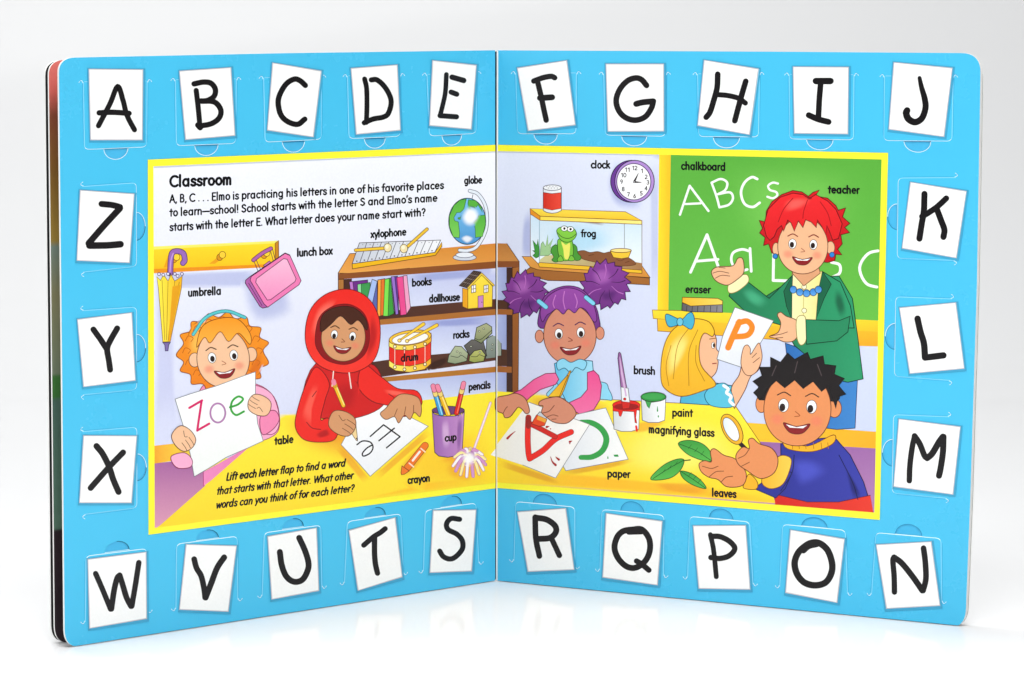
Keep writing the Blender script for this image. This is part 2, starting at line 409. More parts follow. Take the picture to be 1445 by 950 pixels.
# flaps: letter, page, frame, free side, slit corners TL TR BR BL, finger notch (end, end, apex), card corners, strokes (points, width)
T1, T2, T3, T4, T5, T6 = [(x, y, 6.02) for x, y in ((100, 75), (330, 70), (480, 70), (700, 70), (930, 70), (1090, 70))]
TQ = (1220, 60, 5.94)
C1, C2, C3, D1, D2, D3 = [(x, y, 6.333) for x, y in ((90, 250), (90, 420), (90, 590), (1240, 250), (1240, 415), (1240, 575))]
B1, B2, B3, B4, B5, B6 = [(x, y, 6.02) for x, y in ((100, 740), (340, 710), (470, 690), (700, 690), (930, 710), (1090, 730))]
FLAPS = [
 ('A', 'L', T1, 'B', ((104, 245), (650, 238), (645, 800), (112, 822)), ((280, 815), (485, 806), (382, 903)), ((156, 141), (605, 146), (600, 733), (170, 733)),
  [([(232, 618), (330, 430), (395, 285), (440, 400), (475, 530), (538, 652)], 40), ([(238, 508), (350, 503), (492, 512)], 42)]),
 ('B', 'L', T1, 'B', ((885, 228), (1408, 220), (1402, 770), (893, 790)), ((1052, 786), (1250, 779), (1152, 870)), ((925, 158), (1352, 128), (1387, 695), (977, 730)),
  [([(1044, 262), (1120, 247), (1185, 255), (1224, 305), (1215, 365), (1160, 402), (1098, 408)], 42), ([(1100, 408), (1215, 415), (1270, 480), (1258, 550), (1190, 600), (1090, 620)], 42), ([(1062, 318), (1080, 470), (1094, 625)], 40), ([(1078, 612), (1096, 632)], 46)]),
 ('C', 'L', T2, 'B', ((250, 240), (745, 230), (745, 765), (262, 790)), ((412, 786), (600, 780), (508, 872)), ((332, 118), (735, 188), (668, 738), (287, 680)),
  [([(605, 305), (560, 265), (510, 252), (440, 295), (385, 390), (375, 470), (400, 560), (460, 615), (540, 635), (600, 592)], 42)]),
 ('D', 'L', T3, 'B', ((60, 225), (512, 217), (512, 740), (72, 760)), ((205, 758), (383, 752), (296, 838)), ((95, 165), (478, 135), (505, 680), (140, 715)),
  [([(205, 250), (222, 330), (225, 480), (220, 620)], 38), ([(262, 258), (310, 258), (370, 310), (418, 390), (430, 460), (405, 545), (360, 575), (280, 590), (202, 622)], 40)]),
 ('E', 'L', T3, 'B', ((735, 212), (1160, 200), (1157, 715), (755, 738)), ((865, 732), (1032, 726), (948, 812)), ((788, 98), (1150, 138), (1107, 672), (762, 640)),
  [([(900, 212), (890, 370), (862, 500), (846, 562)], 36), ([(846, 562), (986, 572)], 40), ([(948, 235), (1047, 263)], 42), ([(940, 362), (988, 380)], 40)]),
 ('F', 'R', T4, 'B', ((165, 200), (685, 200), (682, 718), (180, 718)), ((322, 720), (520, 722), (424, 803)), ((187, 162), (597, 98), (670, 635), (280, 685)),
  [([(322, 268), (400, 240), (470, 228), (500, 240)], 42), ([(355, 275), (385, 400), (410, 520), (428, 600)], 42), ([(375, 412), (478, 406)], 46)]),
 ('G', 'R', T4, 'B', ((912, 205), (1445, 205), (1440, 740), (925, 730)), ((1068, 736), (1280, 738), (1174, 818)), ((940, 128), (1420, 128), (1422, 688), (957, 690)),
  [([(1280, 305), (1240, 258), (1190, 242), (1120, 265), (1055, 335), (1022, 430), (1045, 520), (1105, 580), (1190, 600), (1270, 570), (1320, 500), (1338, 440)], 44), ([(1192, 462), (1250, 448), (1337, 440)], 46)]),
 ('H', 'R', T5, 'B', ((325, 208), (855, 207), (848, 745), (335, 742)), ((462, 746), (684, 750), (572, 835)), ((390, 95), (840, 170), (765, 718), (335, 640)),
  [([(500, 210), (495, 320), (470, 420), (435, 530), (402, 575)], 44), ([(738, 270), (700, 400), (645, 605)], 44), ([(490, 382), (590, 392), (680, 415), (735, 455)], 40)]),
 ('I', 'R', T6, 'B', ((140, 212), (695, 215), (692, 770), (143, 762)), ((290, 764), (515, 768), (405, 852)), ((182, 152), (643, 155), (637, 712), (193, 706)),
  [([(370, 268), (430, 268), (495, 268)], 50), ([(412, 280), (400, 420), (392, 580)], 44), ([(310, 558), (390, 592), (478, 615)], 46)]),
 ('J', 'R', TQ, 'B', ((165, 282), (745, 285), (735, 830), (160, 825)), ((330, 828), (555, 832), (446, 920)), ((252, 172), (732, 220), (662, 785), (210, 722)),
  [([(462, 298), (480, 380), (505, 470), (512, 550), (482, 635), (425, 668), (370, 642), (350, 595), (358, 570)], (30, 46, 48, 52, 50))]),
 ('Z', 'L', C1, 'R', ((165, 82), (650, 48), (652, 800), (172, 852)), ((650, 315), (650, 565), (728, 438)), ((150, 122), (622, 155), (580, 760), (120, 740)),
  [([(335, 240), (430, 250), (500, 268)], 50), ([(500, 278), (360, 430), (220, 592)], 52), ([(226, 612), (380, 610), (505, 600)], 54)]),
 ('Y', 'L', C2, 'R', ((165, 115), (652, 82), (653, 825), (170, 872)), ((653, 330), (653, 575), (732, 450)), ((125, 200), (600, 140), (632, 735), (180, 792)),
  [([(262, 285), (330, 380), (385, 465)], 48), ([(475, 275), (410, 390), (385, 460), (400, 560), (412, 645)], 48)]),
 ('X', 'L', C3, 'R', ((165, 120), (655, 78), (655, 805), (182, 864)), ((655, 320), (655, 560), (738, 440)), ((180, 162), (645, 165), (598, 752), (143, 752)),
  [([(290, 250), (345, 320), (400, 430), (440, 550), (487, 660)], 50), ([(528, 307), (400, 440), (237, 625)], 48)]),
 ('K', 'R', D1, 'L', ((172, 6), (690, 2), (682, 748), (163, 728)), ((165, 240), (163, 470), (80, 352)), ((290, 50), (780, 132), (690, 718), (215, 630)),
  [([(410, 150), (405, 300), (385, 420), (365, 550)], 50), ([(605, 190), (520, 268), (440, 322), (388, 352)], 48), ([(520, 285), (560, 390), (588, 470), (580, 535)], 50)]),
 ('L', 'R', D2, 'L', ((150, 22), (655, 42), (640, 775), (138, 738)), ((150, 262), (143, 495), (58, 376)), ((192, 128), (685, 82), (760, 660), (285, 705)),
  [([(348, 220), (375, 340), (405, 440), (415, 568)], 52), ([(415, 568), (580, 548)], 52)]),
 ('M', 'R', D3, 'L', ((130, 62), (630, 82), (610, 815), (118, 768)), ((126, 285), (122, 525), (33, 402)), ((187, 108), (725, 178), (660, 772), (140, 702)),
  [([(275, 655), (280, 520), (300, 360), (322, 258)], 45), ([(322, 255), (370, 330), (410, 430), (435, 452)], 48), ([(435, 452), (480, 410), (540, 310), (575, 262)], 52), ([(580, 262), (575, 400), (555, 540), (540, 610)], 50)]),
 ('W', 'L', B1, 'T', ((125, 268), (645, 203), (655, 740), (120, 830)), ((290, 241), (495, 214), (390, 145)), ((147, 302), (632, 240), (637, 795), (162, 878)),
  [([(208, 418), (270, 560), (335, 720)], 42), ([(342, 718), (365, 560), (390, 460), (412, 432)], 44), ([(412, 432), (440, 520), (470, 620), (508, 695)], 44), ([(515, 695), (545, 520), (575, 325)], 42)]),
 ('V', 'L', B1, 'T', ((895, 165), (1415, 98), (1420, 640), (890, 720)), ((1065, 139), (1255, 113), (1156, 48)), ((982, 175), (1400, 188), (1330, 735), (925, 718)),
  [([(1045, 295), (1065, 370), (1105, 440), (1130, 550), (1138, 622)], 44), ([(1142, 622), (1190, 500), (1240, 370), (1300, 280)], 46)]),
 ('U', 'L', B2, 'T', ((195, 250), (680, 185), (690, 715), (178, 790)), ((350, 223), (530, 198), (444, 132)), ((230, 288), (635, 215), (655, 738), (265, 812)),
  [([(328, 415), (345, 530), (385, 625), (450, 668), (520, 650), (565, 570), (570, 500), (540, 400), (492, 295)], 46)]),
 ('T', 'L', B3, 'T', ((118, 275), (578, 208), (598, 720), (95, 800)), ((265, 249), (443, 223), (362, 158)), ((138, 358), (520, 248), (580, 742), (215, 858)),
  [([(258, 478), (340, 408), (400, 370), (440, 338)], 40), ([(350, 412), (350, 550), (358, 640), (375, 715)], 42)]),
 ('S', 'L', B3, 'T', ((780, 182), (1215, 116), (1240, 630), (765, 700)), ((915, 158), (1090, 131), (1010, 62)), ((853, 188), (1208, 182), (1170, 692), (825, 706)),
  [([(1072, 258), (1000, 252), (962, 295), (975, 345), (1050, 385), (1095, 440), (1095, 510), (1040, 575), (990, 595), (935, 575), (903, 528)], 40)]),
 ('R', 'R', B4, 'T', ((165, 105), (672, 152), (672, 665), (150, 610)), ((318, 120), (515, 138), (412, 45)), ((188, 200), (588, 170), (660, 680), (278, 697)),
  [([(334, 240), (340, 420), (370, 570)], 44), ([(345, 245), (430, 260), (500, 310), (510, 365), (460, 415), (360, 425)], 46), ([(475, 425), (540, 565)], 42)]),
 ('Q', 'R', B4, 'T', ((897, 172), (1430, 222), (1425, 740), (880, 690)), ((1060, 188), (1258, 206), (1155, 108)), ((942, 212), (1408, 280), (1368, 812), (912, 745)),
  [([(1160, 345), (1240, 345), (1300, 420), (1308, 520), (1270, 610), (1190, 668), (1110, 658), (1040, 590), (1008, 500), (1030, 410), (1080, 360)], -46), ([(1130, 365), (1235, 362)], 44), ([(1195, 612), (1240, 640), (1300, 690)], 42)]),
 ('P', 'R', B5, 'T', ((260, 110), (772, 158), (800, 690), (240, 635)), ((428, 126), (630, 145), (525, 50)), ((296, 198), (732, 195), (770, 728), (345, 720)),
  [([(438, 268), (465, 400), (488, 625)], 38), ([(450, 282), (520, 285), (600, 325), (645, 385), (600, 445), (520, 470), (442, 462)], 42)]),
 ('O', 'R', B6, 'T', ((85, 58), (622, 108), (640, 650), (60, 590)), ((248, 73), (465, 93), (360, 2)), ((160, 112), (608, 190), (545, 720), (118, 635)),
  [([(330, 218), (400, 220), (470, 280), (508, 390), (500, 480), (450, 555), (360, 578), (270, 552), (210, 480), (190, 390), (215, 310), (265, 255)], -50), ([(265, 282), (310, 245), (380, 228)], 46)]),
 ('N', 'R', B6, 'T', ((878, 128), (1435, 178), (1440, 720), (840, 655)), ((1045, 143), (1270, 163), (1158, 60)), ((888, 238), (1345, 212), (1420, 745), (975, 770)),
  [([(1038, 635), (1035, 500), (1025, 370), (1035, 340)], 42), ([(1035, 340), (1100, 390), (1190, 500), (1275, 622)], 46), ([(1282, 622), (1305, 520), (1300, 380), (1285, 262)], 44)]),
]
def fr(F, pts): return [(F[0]+p[0]/F[2], F[1]+p[1]/F[2]) for p in pts]
def notch_pts(F, nt, n=14):
    a, b, c = fr(F, nt); m = ((a[0]+b[0])/2, (a[1]+b[1])/2); e = ((b[0]-a[0])/2, (b[1]-a[1])/2); w_ = (c[0]-m[0], c[1]-m[1])
    return [(m[0]+e[0]*math.cos(t)+w_[0]*math.sin(t), m[1]+e[1]*math.cos(t)+w_[1]*math.sin(t)) for t in (math.pi*i/n for i in range(n+1))]

def corner(a, c, b, n=9):
    return [tuple((1-t)**2*a[j]+2*t*(1-t)*c[j]+t*t*b[j] for j in (0, 1)) for t in (i/n for i in range(n+1))]
EDGE = {'L': [(698.6, 71.0)]+[(400, 75.2)]+corner((106, 81.3), (82.6, 81.8), (83.2, 104))+[(87.3, 480)]+corner((91.3, 889), (91.8, 913), (114, 909.8))+[(260, 888.0), (698.7, 819.2)],
        'R': [(701.9, 71.1)]+[(1090, 73)]+corner((1357, 75.0), (1384.5, 75.3), (1383.6, 104))+[(1378.6, 400), (1369.4, 700)]+corner((1363.2, 858), (1362.3, 884.6), (1340, 882.6))+[(1220, 871.2), (702.1, 819.2)]}
OUT = {s: [uv(s, *p) for p in EDGE[s]] for s in 'LR'}
OUT = {s: [(u, v if v > .009 else max(0, v-.0007*(1-v/.009)) if i < len(OUT[s])-3 else 0) for i, (u, v) in enumerate(OUT[s])] for s in OUT}

def sheet(name, side, h_front, thick, mat_front, mat_edge, holes=(), outline=None, ang=0, label=None, parent=book, col=None):
    """a sheet of board; holes go right through it; ang swings it back about the spine"""
    out = outline or OUT[side]
    loops = [out]+list(holes)
    vs = []; es = []
    for lp in loops:
        o_ = len(vs); vs += [Vector(p) for p in lp]; es += [(o_+i, o_+(i+1) % len(lp)) for i in range(len(lp))]
    V, E, F_, _, _, _ = delaunay_2d_cdt(vs, es, [], 0, 1e-7)
    keep = []
    for f_ in F_:
        c = (sum(V[i].x for i in f_)/len(f_), sum(V[i].y for i in f_)/len(f_))
        if inside(c, out) and not any(inside(c, h) for h in holes): keep.append(tuple(f_))
    rot = Matrix.Rotation(ang if side == 'R' else -ang, 3, 'Z')
    P_ = lambda u, v_, h: rot @ at_uv(side, u, v_, h)
    verts = [P_(p.x, p.y, h_front) for p in V]; n = len(verts)
    verts += [P_(p.x, p.y, h_front-thick) for p in V]
    faces = list(keep)+[tuple(n+i for i in reversed(f_)) for f_ in keep]; mi = [0]*len(keep)+[1]*len(keep)
    for lp in loops:
        s0 = len(verts)
        verts += [P_(*p, h_front) for p in lp]+[P_(*p, h_front-thick) for p in lp]; k = len(lp)
        for i in range(k): faces.append((s0+i, s0+(i+1) % k, s0+k+(i+1) % k, s0+k+i)); mi.append(1)
    return obj(name, verts, faces, [mat_front, mat_edge], parent, label, mats=mi)

BLUEM = mat_plain('sky_blue_gloss_print', srgb(BLUE, .95), .25, .36, .02, .1, 22)
NOTCHM = mat_plain('sky_blue_print_in_notch', srgb('#40b3e2', .95), .4, .35, .03)
COVER = mat_plain('dark_cover_print', (.012, .012, .014), .35, .5, .2)
holes = {'L': [], 'R': []}
for ch, side, F, free, qd, nt, card, st in FLAPS: holes[side].append([uv(side, *p) for p in notch_pts(F, nt)])
pages = {}
for side, lab in (('L', 'left page of the open spread, letters A to E and S to Z'), ('R', 'right page of the open spread, letters F to R')):
    pages[side] = sheet('page', side, 0, .0003, BLUEM, BOARD, holes[side], label=lab)
    sheet('page_backing', side, -.00031, .001, NOTCHM, BOARD)

# leaves fanned out behind
def next_leaf_mat():
    m = bpy.data.materials.new('printed_next_leaf'); m.use_nodes = True
    nt = m.node_tree; b = nt.nodes['Principled BSDF']; b.inputs['Roughness'].default_value = .35
    tc = nt.nodes.new('ShaderNodeTexCoord'); sp = nt.nodes.new('ShaderNodeSeparateXYZ'); nt.links.new(tc.outputs['Object'], sp.inputs[0])
    mr = nt.nodes.new('ShaderNodeMapRange'); mr.inputs[1].default_value = 0; mr.inputs[2].default_value = .26; nt.links.new(sp.outputs['Z'], mr.inputs[0])
    r = nt.nodes.new('ShaderNodeValToRGB'); e = r.color_ramp.elements
    stops = [(0, '#2a1a22'), (.195, '#2a1a22'), (.2, '#587a68'), (.42, '#4f6f63'), (.425, '#3f7a38'), (.46, '#3f7a38'), (.465, '#7d8a72'), (.6, '#8d8a66'), (.68, '#7e9086'), (.69, '#a88a3c'), (.8, '#8a6428'), (.9, '#8a4c34'), (.94, '#d86a60'), (1, '#f08078')]
    e[0].position, e[0].color = 0, (*srgb(stops[0][1], 1), 1); e[1].position, e[1].color = 1, (*srgb(stops[-1][1], 1), 1)
    for p, c in stops[1:-1]: q = e.new(p); q.color = (*srgb(c, 1), 1)
    nt.links.new(mr.outputs[0], r.inputs[0]); nt.links.new(r.outputs[0], b.inputs['Base Color'])
    return m
LEAF = next_leaf_mat()
low = lambda side, k, x=1: [(u*x, v*k) for u, v in OUT[side]]
sheet('next_leaf', 'L', -.0016, .0011, LEAF, BOARD, ang=.032, outline=low('L', .9955), label='next leaf fanned out behind the left page, pink and brown print')
sheet('back_cover', 'L', -.0030, .0014, COVER, BOARD, ang=.0405, outline=low('L', .994), label='dark cover board behind the left leaves')
sheet('next_leaf', 'R', -.0016, .0011, BOARD, BOARD, ang=.0035, outline=low('R', .997), label='white-edged leaf behind the right page')
sheet('back_cover', 'R', -.0030, .0011, COVER, BOARD, ang=.0045, outline=low('R', .99), label='cover board behind the right page')
# gutter: strip coloured as the dark shade of the fold, and the white rounded edge of the right page's board
def gutter():
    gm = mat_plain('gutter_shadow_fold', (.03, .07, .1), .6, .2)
    v = []; f = []; n = 7
    for k in range(n+1):
        t = math.pi*k/n
        c = Vector((.00045+.00042*math.cos(t), -.0002-.00042*math.sin(t), 0))
        v += [(c.x, c.y, .0003), (c.x, c.y, .2594)]
    for k in range(n): f.append((2*k, 2*k+1, 2*k+3, 2*k+2))
    f += [tuple(range(0, 2*n+2, 2)), tuple(range(1, 2*n+2, 2))]
    obj('gutter_edge', v, f, BOARD, book, 'white board edge showing in the fold between the pages')
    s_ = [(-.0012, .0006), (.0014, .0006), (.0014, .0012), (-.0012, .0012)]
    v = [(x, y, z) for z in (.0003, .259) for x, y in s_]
    obj('hinge', v, [(0, 1, 5, 4), (1, 2, 6, 5), (2, 3, 7, 6), (3, 0, 4, 7), (3, 2, 1, 0), (4, 5, 6, 7)], gm, book, 'spine hinge strip coloured dark as the shaded gap')
gutter()

# ------------------------------------------------------------------ letter flaps
PALE, MID, GROOVE_SHADE = '#d9f5ff', '#7fd9fb', '#35a3d8'

def inset(pts, d):
    out = []
    for i in range(len(pts)):
        a = pts[max(i-1, 0)]; b = pts[min(i+1, len(pts)-1)]; t = nrm((b[0]-a[0], b[1]-a[1]))
        out.append((pts[i][0]-t[1]*d, pts[i][1]+t[0]*d))
    return out
for ch, side, F, free, qd, nt, card, strokes in FLAPS:
    tl, tr, br, bl = fr(F, qd)
    path = {'B': (tl, bl, br, tr), 'T': (br, tr, tl, bl), 'R': (bl, br, tr, tl), 'L': (tr, tl, bl, br)}[free]  # hinge end, free corner, free corner, hinge end
    h0, c0, c1, h1 = path; r_ = 7.5
    def cut(a, b, d): return lerp(a, b, d/math.dist(a, b))
    run = [h0]+corner(cut(c0, h0, r_), c0, cut(c0, c1, r_), 5)+corner(cut(c1, c0, r_), c1, cut(c1, h1, r_), 5)+[h1]
    cen = ((tl[0]+br[0])/2, (tl[1]+br[1])/2)
    inn = inset(run, .85)
    if math.dist(inn[3], cen) > math.dist(run[3], cen): inn = inset(run, -.85)
    inn[0] = cut(run[0], run[-1], .85); inn[-1] = cut(run[-1], run[0], .85)
    n = len(run); top = .00018
    V = [at_page(side, *p, top if 0 < i < n-1 else 3e-5) for i, p in enumerate(inn)]
    f_ = [tuple(range(n))]; m_ = [0]
    edge = []
    V += [at_page(side, *p, 2e-5) for p in run]+[at_page(side, *p, top if 0 < i < n-1 else 3e-5) for i, p in enumerate(inn)]
    for i in range(n-1):
        f_.append((n+i, n+i+1, 2*n+i+1, 2*n+i)); m_.append(1 if 3 <= i <= n-5 else 2)
    RIMB = bpy.data.materials.get('cut_edge_pale') or mat_plain('cut_edge_pale', srgb(PALE, .9), .6, .3)
    RIMS = bpy.data.materials.get('cut_edge_side') or mat_plain('cut_edge_side', srgb('#8fdcfa', .9), .6, .3)
    fo = obj('letter_flap', V, f_, [BLUEM, RIMB, RIMS], book, 'die-cut letter flap with the handwritten letter '+ch, mats=m_)
    for a, b in ((h0, c0), (h1, c1)):     # groove's shade drawn as dark lines, and the pale hook of each slit
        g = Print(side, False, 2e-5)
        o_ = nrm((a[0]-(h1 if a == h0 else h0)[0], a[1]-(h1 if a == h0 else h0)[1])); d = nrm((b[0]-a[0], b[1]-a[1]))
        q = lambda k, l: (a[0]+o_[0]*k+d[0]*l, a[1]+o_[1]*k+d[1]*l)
        g.raw_line([q(1.1, 3), q(1.1, math.dist(a, b)-7)], GROOVE_SHADE, .5)
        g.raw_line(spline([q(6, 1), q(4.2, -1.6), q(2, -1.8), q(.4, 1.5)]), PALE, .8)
        g.raw_line(spline([q(5, -1), q(3.6, -2.6), q(1.6, -2.6)]), GROOVE_SHADE, .55)
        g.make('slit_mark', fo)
    if free == 'B':
        g = Print(side, False, 2e-5); g.raw_line([cut(h0, h1, 2), cut(h1, h0, 2)], '#bfeaf8', .8); g.make('hinge_crease', fo)
    # finger notch: gap shadow and shaded rim drawn as dark lines, with the pale cut rim
    k = Print(side, False, 2e-5)
    np_ = notch_pts(F, nt)
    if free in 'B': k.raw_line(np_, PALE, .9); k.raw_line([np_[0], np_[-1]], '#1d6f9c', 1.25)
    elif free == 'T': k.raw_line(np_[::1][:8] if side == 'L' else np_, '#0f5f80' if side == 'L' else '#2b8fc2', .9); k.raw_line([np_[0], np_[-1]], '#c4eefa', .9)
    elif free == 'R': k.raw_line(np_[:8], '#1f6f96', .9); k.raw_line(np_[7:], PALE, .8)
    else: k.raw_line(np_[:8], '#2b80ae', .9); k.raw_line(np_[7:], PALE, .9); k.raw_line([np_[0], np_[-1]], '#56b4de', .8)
    k.make('notch_rim_and_shade', fo)
    c = Print(side, False, .00022).frame(*F)
    cc = (sum(p[0] for p in card)/4, sum(p[1] for p in card)/4)
    grow = lambda d, dx=0, dy=0: [(p[0]+math.copysign(d, p[0]-cc[0])+dx, p[1]+math.copysign(d, p[1]-cc[1])+dy) for p in card]
    c.air(grow(22, 4, 7), '#42a4cc', .4, .12, False)
    c.fill(grow(8), '#b3b4bd'); c.fill(grow(4), '#d2cdcd')
    c.fill(card, '#fdfdfb'); c.make('letter_card', fo, 'white card printed askew with a grey rim')
    l_ = Print(side, False, .00024).frame(*F)
    for pts, wd in strokes:
        P_ = l_.T(pts); wz = [x*1.12/F[2] for x in wd] if isinstance(wd, tuple) else abs(wd)*1.12/F[2]
        cl = not isinstance(wd, tuple) and wd < 0
        l_.raw_line(spline(P_, cl, 8), '#141113', wz, cl)
    l_.make('letter', fo, 'thick black marker letter '+ch)
# ------------------------------------------------------------------ classroom picture, left page
z1, z2, z3 = (205, 205, 4.75), (205, 400, 4.75), (205, 560, 4.75)
z4, z5, z6 = (470, 205, 5.588), (470, 370, 5.588), (470, 530, 5.588)
INKK = '#241a1e'; YEL = '#fff83a'
def motif(side, name, parent, label, draw, clip=True, base=2e-5):
    p = Print(side, clip, base); draw(p); return p.make(name, parent, label)

def panel_left(p):
    p.fill([(208.2, 225.4), (698.5, 204.4), (698.8, 689.2), (209.2, 754.7)], YEL)
    p.quad = PANEL['L']
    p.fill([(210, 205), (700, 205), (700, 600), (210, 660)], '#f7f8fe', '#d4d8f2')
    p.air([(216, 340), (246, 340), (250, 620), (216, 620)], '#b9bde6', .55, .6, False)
    p.fill([(216.5, 233), (699, 212), (699, 215.2), (216.5, 237.4)], '#c9cbdc')
    p.frame(*z3)
    p.fill([(40, 447), (400, 415), (400, 620), (60, 890)], '#a4619d', '#dd9bb4')
    p.fill([(385, 505), (690, 335), (700, 360), (387, 600)], '#f08cc0', '#e87db2', 'h'); p.line([(387, 500), (388, 600)], '#b03a78', 1)
    p.fill([(40, 330), (330, 298), (330, 410), (40, 450)], '#f2a52c', '#fde04a', 'h', ink='#7a4a1c', lw=.8)
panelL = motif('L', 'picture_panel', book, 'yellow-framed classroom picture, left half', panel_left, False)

def coat_rack(p):
    p.frame(*z1)
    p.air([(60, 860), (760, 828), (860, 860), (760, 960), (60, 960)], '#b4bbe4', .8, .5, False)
    p.fill([(30, 828), (868, 793), (780, 820), (30, 860)], '#f0951c', ink='#6b3512', lw=.8)
    p.fill([(868, 655), (892, 640), (893, 775), (868, 795)], '#c98622', ink='#6b3512', lw=.8)
    p.fill([(30, 698), (868, 656), (868, 795), (30, 830)], '#ffdd2c', '#ffc51c', ink='#6b3512', lw=.8)
    p.fill([(30, 680), (892, 640), (868, 657), (30, 700)], '#fdf06a', ink='#6b3512', lw=.8)
    p.fill([(425, 795), (490, 745), (505, 765), (465, 795)], '#f0a21c'); p.fill([(120, 820), (150, 740), (200, 750), (190, 820)], '#f0a21c')
    for x, y in ((515, 735), (208, 750), (812, 722)):
        p.ell(x-18, y+16, 20, 22, '#e0971c', ink='#6b3512', lw=.8); p.ell(x, y, 22, 23, '#ffd23a', ink='#6b3512', lw=.8)
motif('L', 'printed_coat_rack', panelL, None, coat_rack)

def umbrella(p):
    p.frame(*z1)
    p.line([(165, 860), (168, 780), (178, 722), (215, 710), (252, 725), (262, 770), (250, 790)], '#3d2250', 8.4)
    p.line([(165, 860), (168, 780), (178, 722), (215, 710), (252, 725), (262, 770), (250, 790)], '#9a68b8', 6.4)
    p.line([(163, 850), (170, 770), (185, 725)], '#c39bdc', 1.8)
    p.line([(165, 860), (165, 945)], '#4a3458', 2)
    p.frame(*z2)
    p.fill([(75, -45), (100, -20), (120, -60), (150, -15), (170, -60), (195, -15), (245, -50), (240, 30), (165, 390), (115, 392), (85, 30)], '#fff04a', '#f2b21c', 'h', ink='#7a5312', lw=.8)
    for a, b in (((110, -20), (128, 380)), ((150, -10), (140, 380)), ((195, -15), (150, 385)), ((225, -10), (158, 385))): p.line([a, b], '#a07818', .8)
    p.fill([(180, 20), (235, 10), (165, 385), (152, 385)], '#e9a31a')
    for x, y in ((90, -62), (118, -58), (150, -64), (195, -64), (214, -50), (243, -64)): p.ell(x, y, 10, 10, '#eae6f6', ink='#4a2a6a', lw=.9)
    p.fill([(114, 395), (166, 395), (155, 412), (150, 452), (132, 452), (128, 412)], '#7d6aa8', ink='#2c1c44', lw=.8)
motif('L', 'printed_umbrella', panelL, None, umbrella)

def lunch_box(p):
    p.frame(*z1)
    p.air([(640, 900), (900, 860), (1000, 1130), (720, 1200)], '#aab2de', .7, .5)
    for a, b in (((725, 775), (760, 860)), ((742, 770), (778, 850)), ((835, 700), (860, 790)), ((850, 695), (872, 780))): p.line([a, b], '#4a1c40', .9)
    p.line([(722, 770), (780, 725), (840, 692)], '#3d1436', 6); p.line([(722, 770), (780, 725), (840, 692)], '#b365a8', 4.2)
    p.fill([(790, 805), (830, 775), (845, 795), (805, 825)], '#c977b8', ink='#3d1436', lw=.8)
    p.fill([(670, 905), (700, 880), (935, 722), (965, 735), (1040, 905), (1030, 930), (815, 1085), (785, 1092), (765, 1080), (668, 925)], '#b25fa6', ink='#3d1436', lw=1)
    p.fill([(708, 880), (935, 725), (968, 740), (1042, 908), (1028, 935), (818, 1086), (792, 1062), (700, 905)], '#f07cb4', ink='#3d1436', lw=.9)
    p.fill([(742, 895), (925, 760), (948, 765), (1008, 895), (1000, 915), (838, 1035), (815, 1038), (738, 920)], '#fbbcd8', '#f593c2', 'v', ink='#3d1436', lw=.9)
    p.line([(690, 925), (780, 1075)], '#3d1436', .8)
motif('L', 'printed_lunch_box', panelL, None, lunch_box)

def shelf_left(p):
    p.frame(*z4)
    p.fill([(36, 1010), (130, 855), (700, 825), (1300, 772), (1300, 920), (600, 970), (200, 1010)], '#d98a34', '#eda650', ink='#4a2410', lw=.9)
    p.frame(*z5)
    p.fill([(80, 130), (1300, 40), (1300, 300), (600, 352), (355, 450), (90, 450)], '#c3c9ee', '#e2e8fa')
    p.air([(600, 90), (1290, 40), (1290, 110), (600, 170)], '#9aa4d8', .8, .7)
    p.fill([(38, 92), (1300, -8), (1300, 47), (38, 136)], '#8d5026', ink='#2c1408', lw=.9)
    p.fill([(38, 136), (82, 134), (82, 420), (38, 420)], '#b27436', ink='#2c1408', lw=.9)
    p.fill([(82, 134), (146, 130), (140, 400), (82, 420)], '#4a2a22')
    p.fill([(300, 480), (1300, 415), (1300, 700), (240, 790), (240, 600)], '#b9c2ea', '#e2e9fb')
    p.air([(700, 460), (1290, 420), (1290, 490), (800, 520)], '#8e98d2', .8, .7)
    p.fill([(240, 460), (610, 350), (1300, 288), (1300, 370), (700, 425), (240, 480)], '#4c2c22', '#5d382a', 'h')
    p.fill([(240, 465), (1300, 368), (1300, 414), (240, 507)], '#b06f30', ink='#2c1408', lw=.9)
    p.fill([(220, 800), (600, 745), (1300, 685), (1300, 772), (380, 905), (220, 860)], '#4c2c22', '#5d382a', 'h')
    p.fill([(200, 925), (1300, 822), (1300, 866), (200, 965)], '#b5762f', ink='#2c1408', lw=.9)
    p.fill([(200, 962), (1300, 866), (1300, 1040), (200, 1130)], '#b4bee8', '#dbe4f9')
motif('L', 'printed_bookshelf', panelL, None, shelf_left)

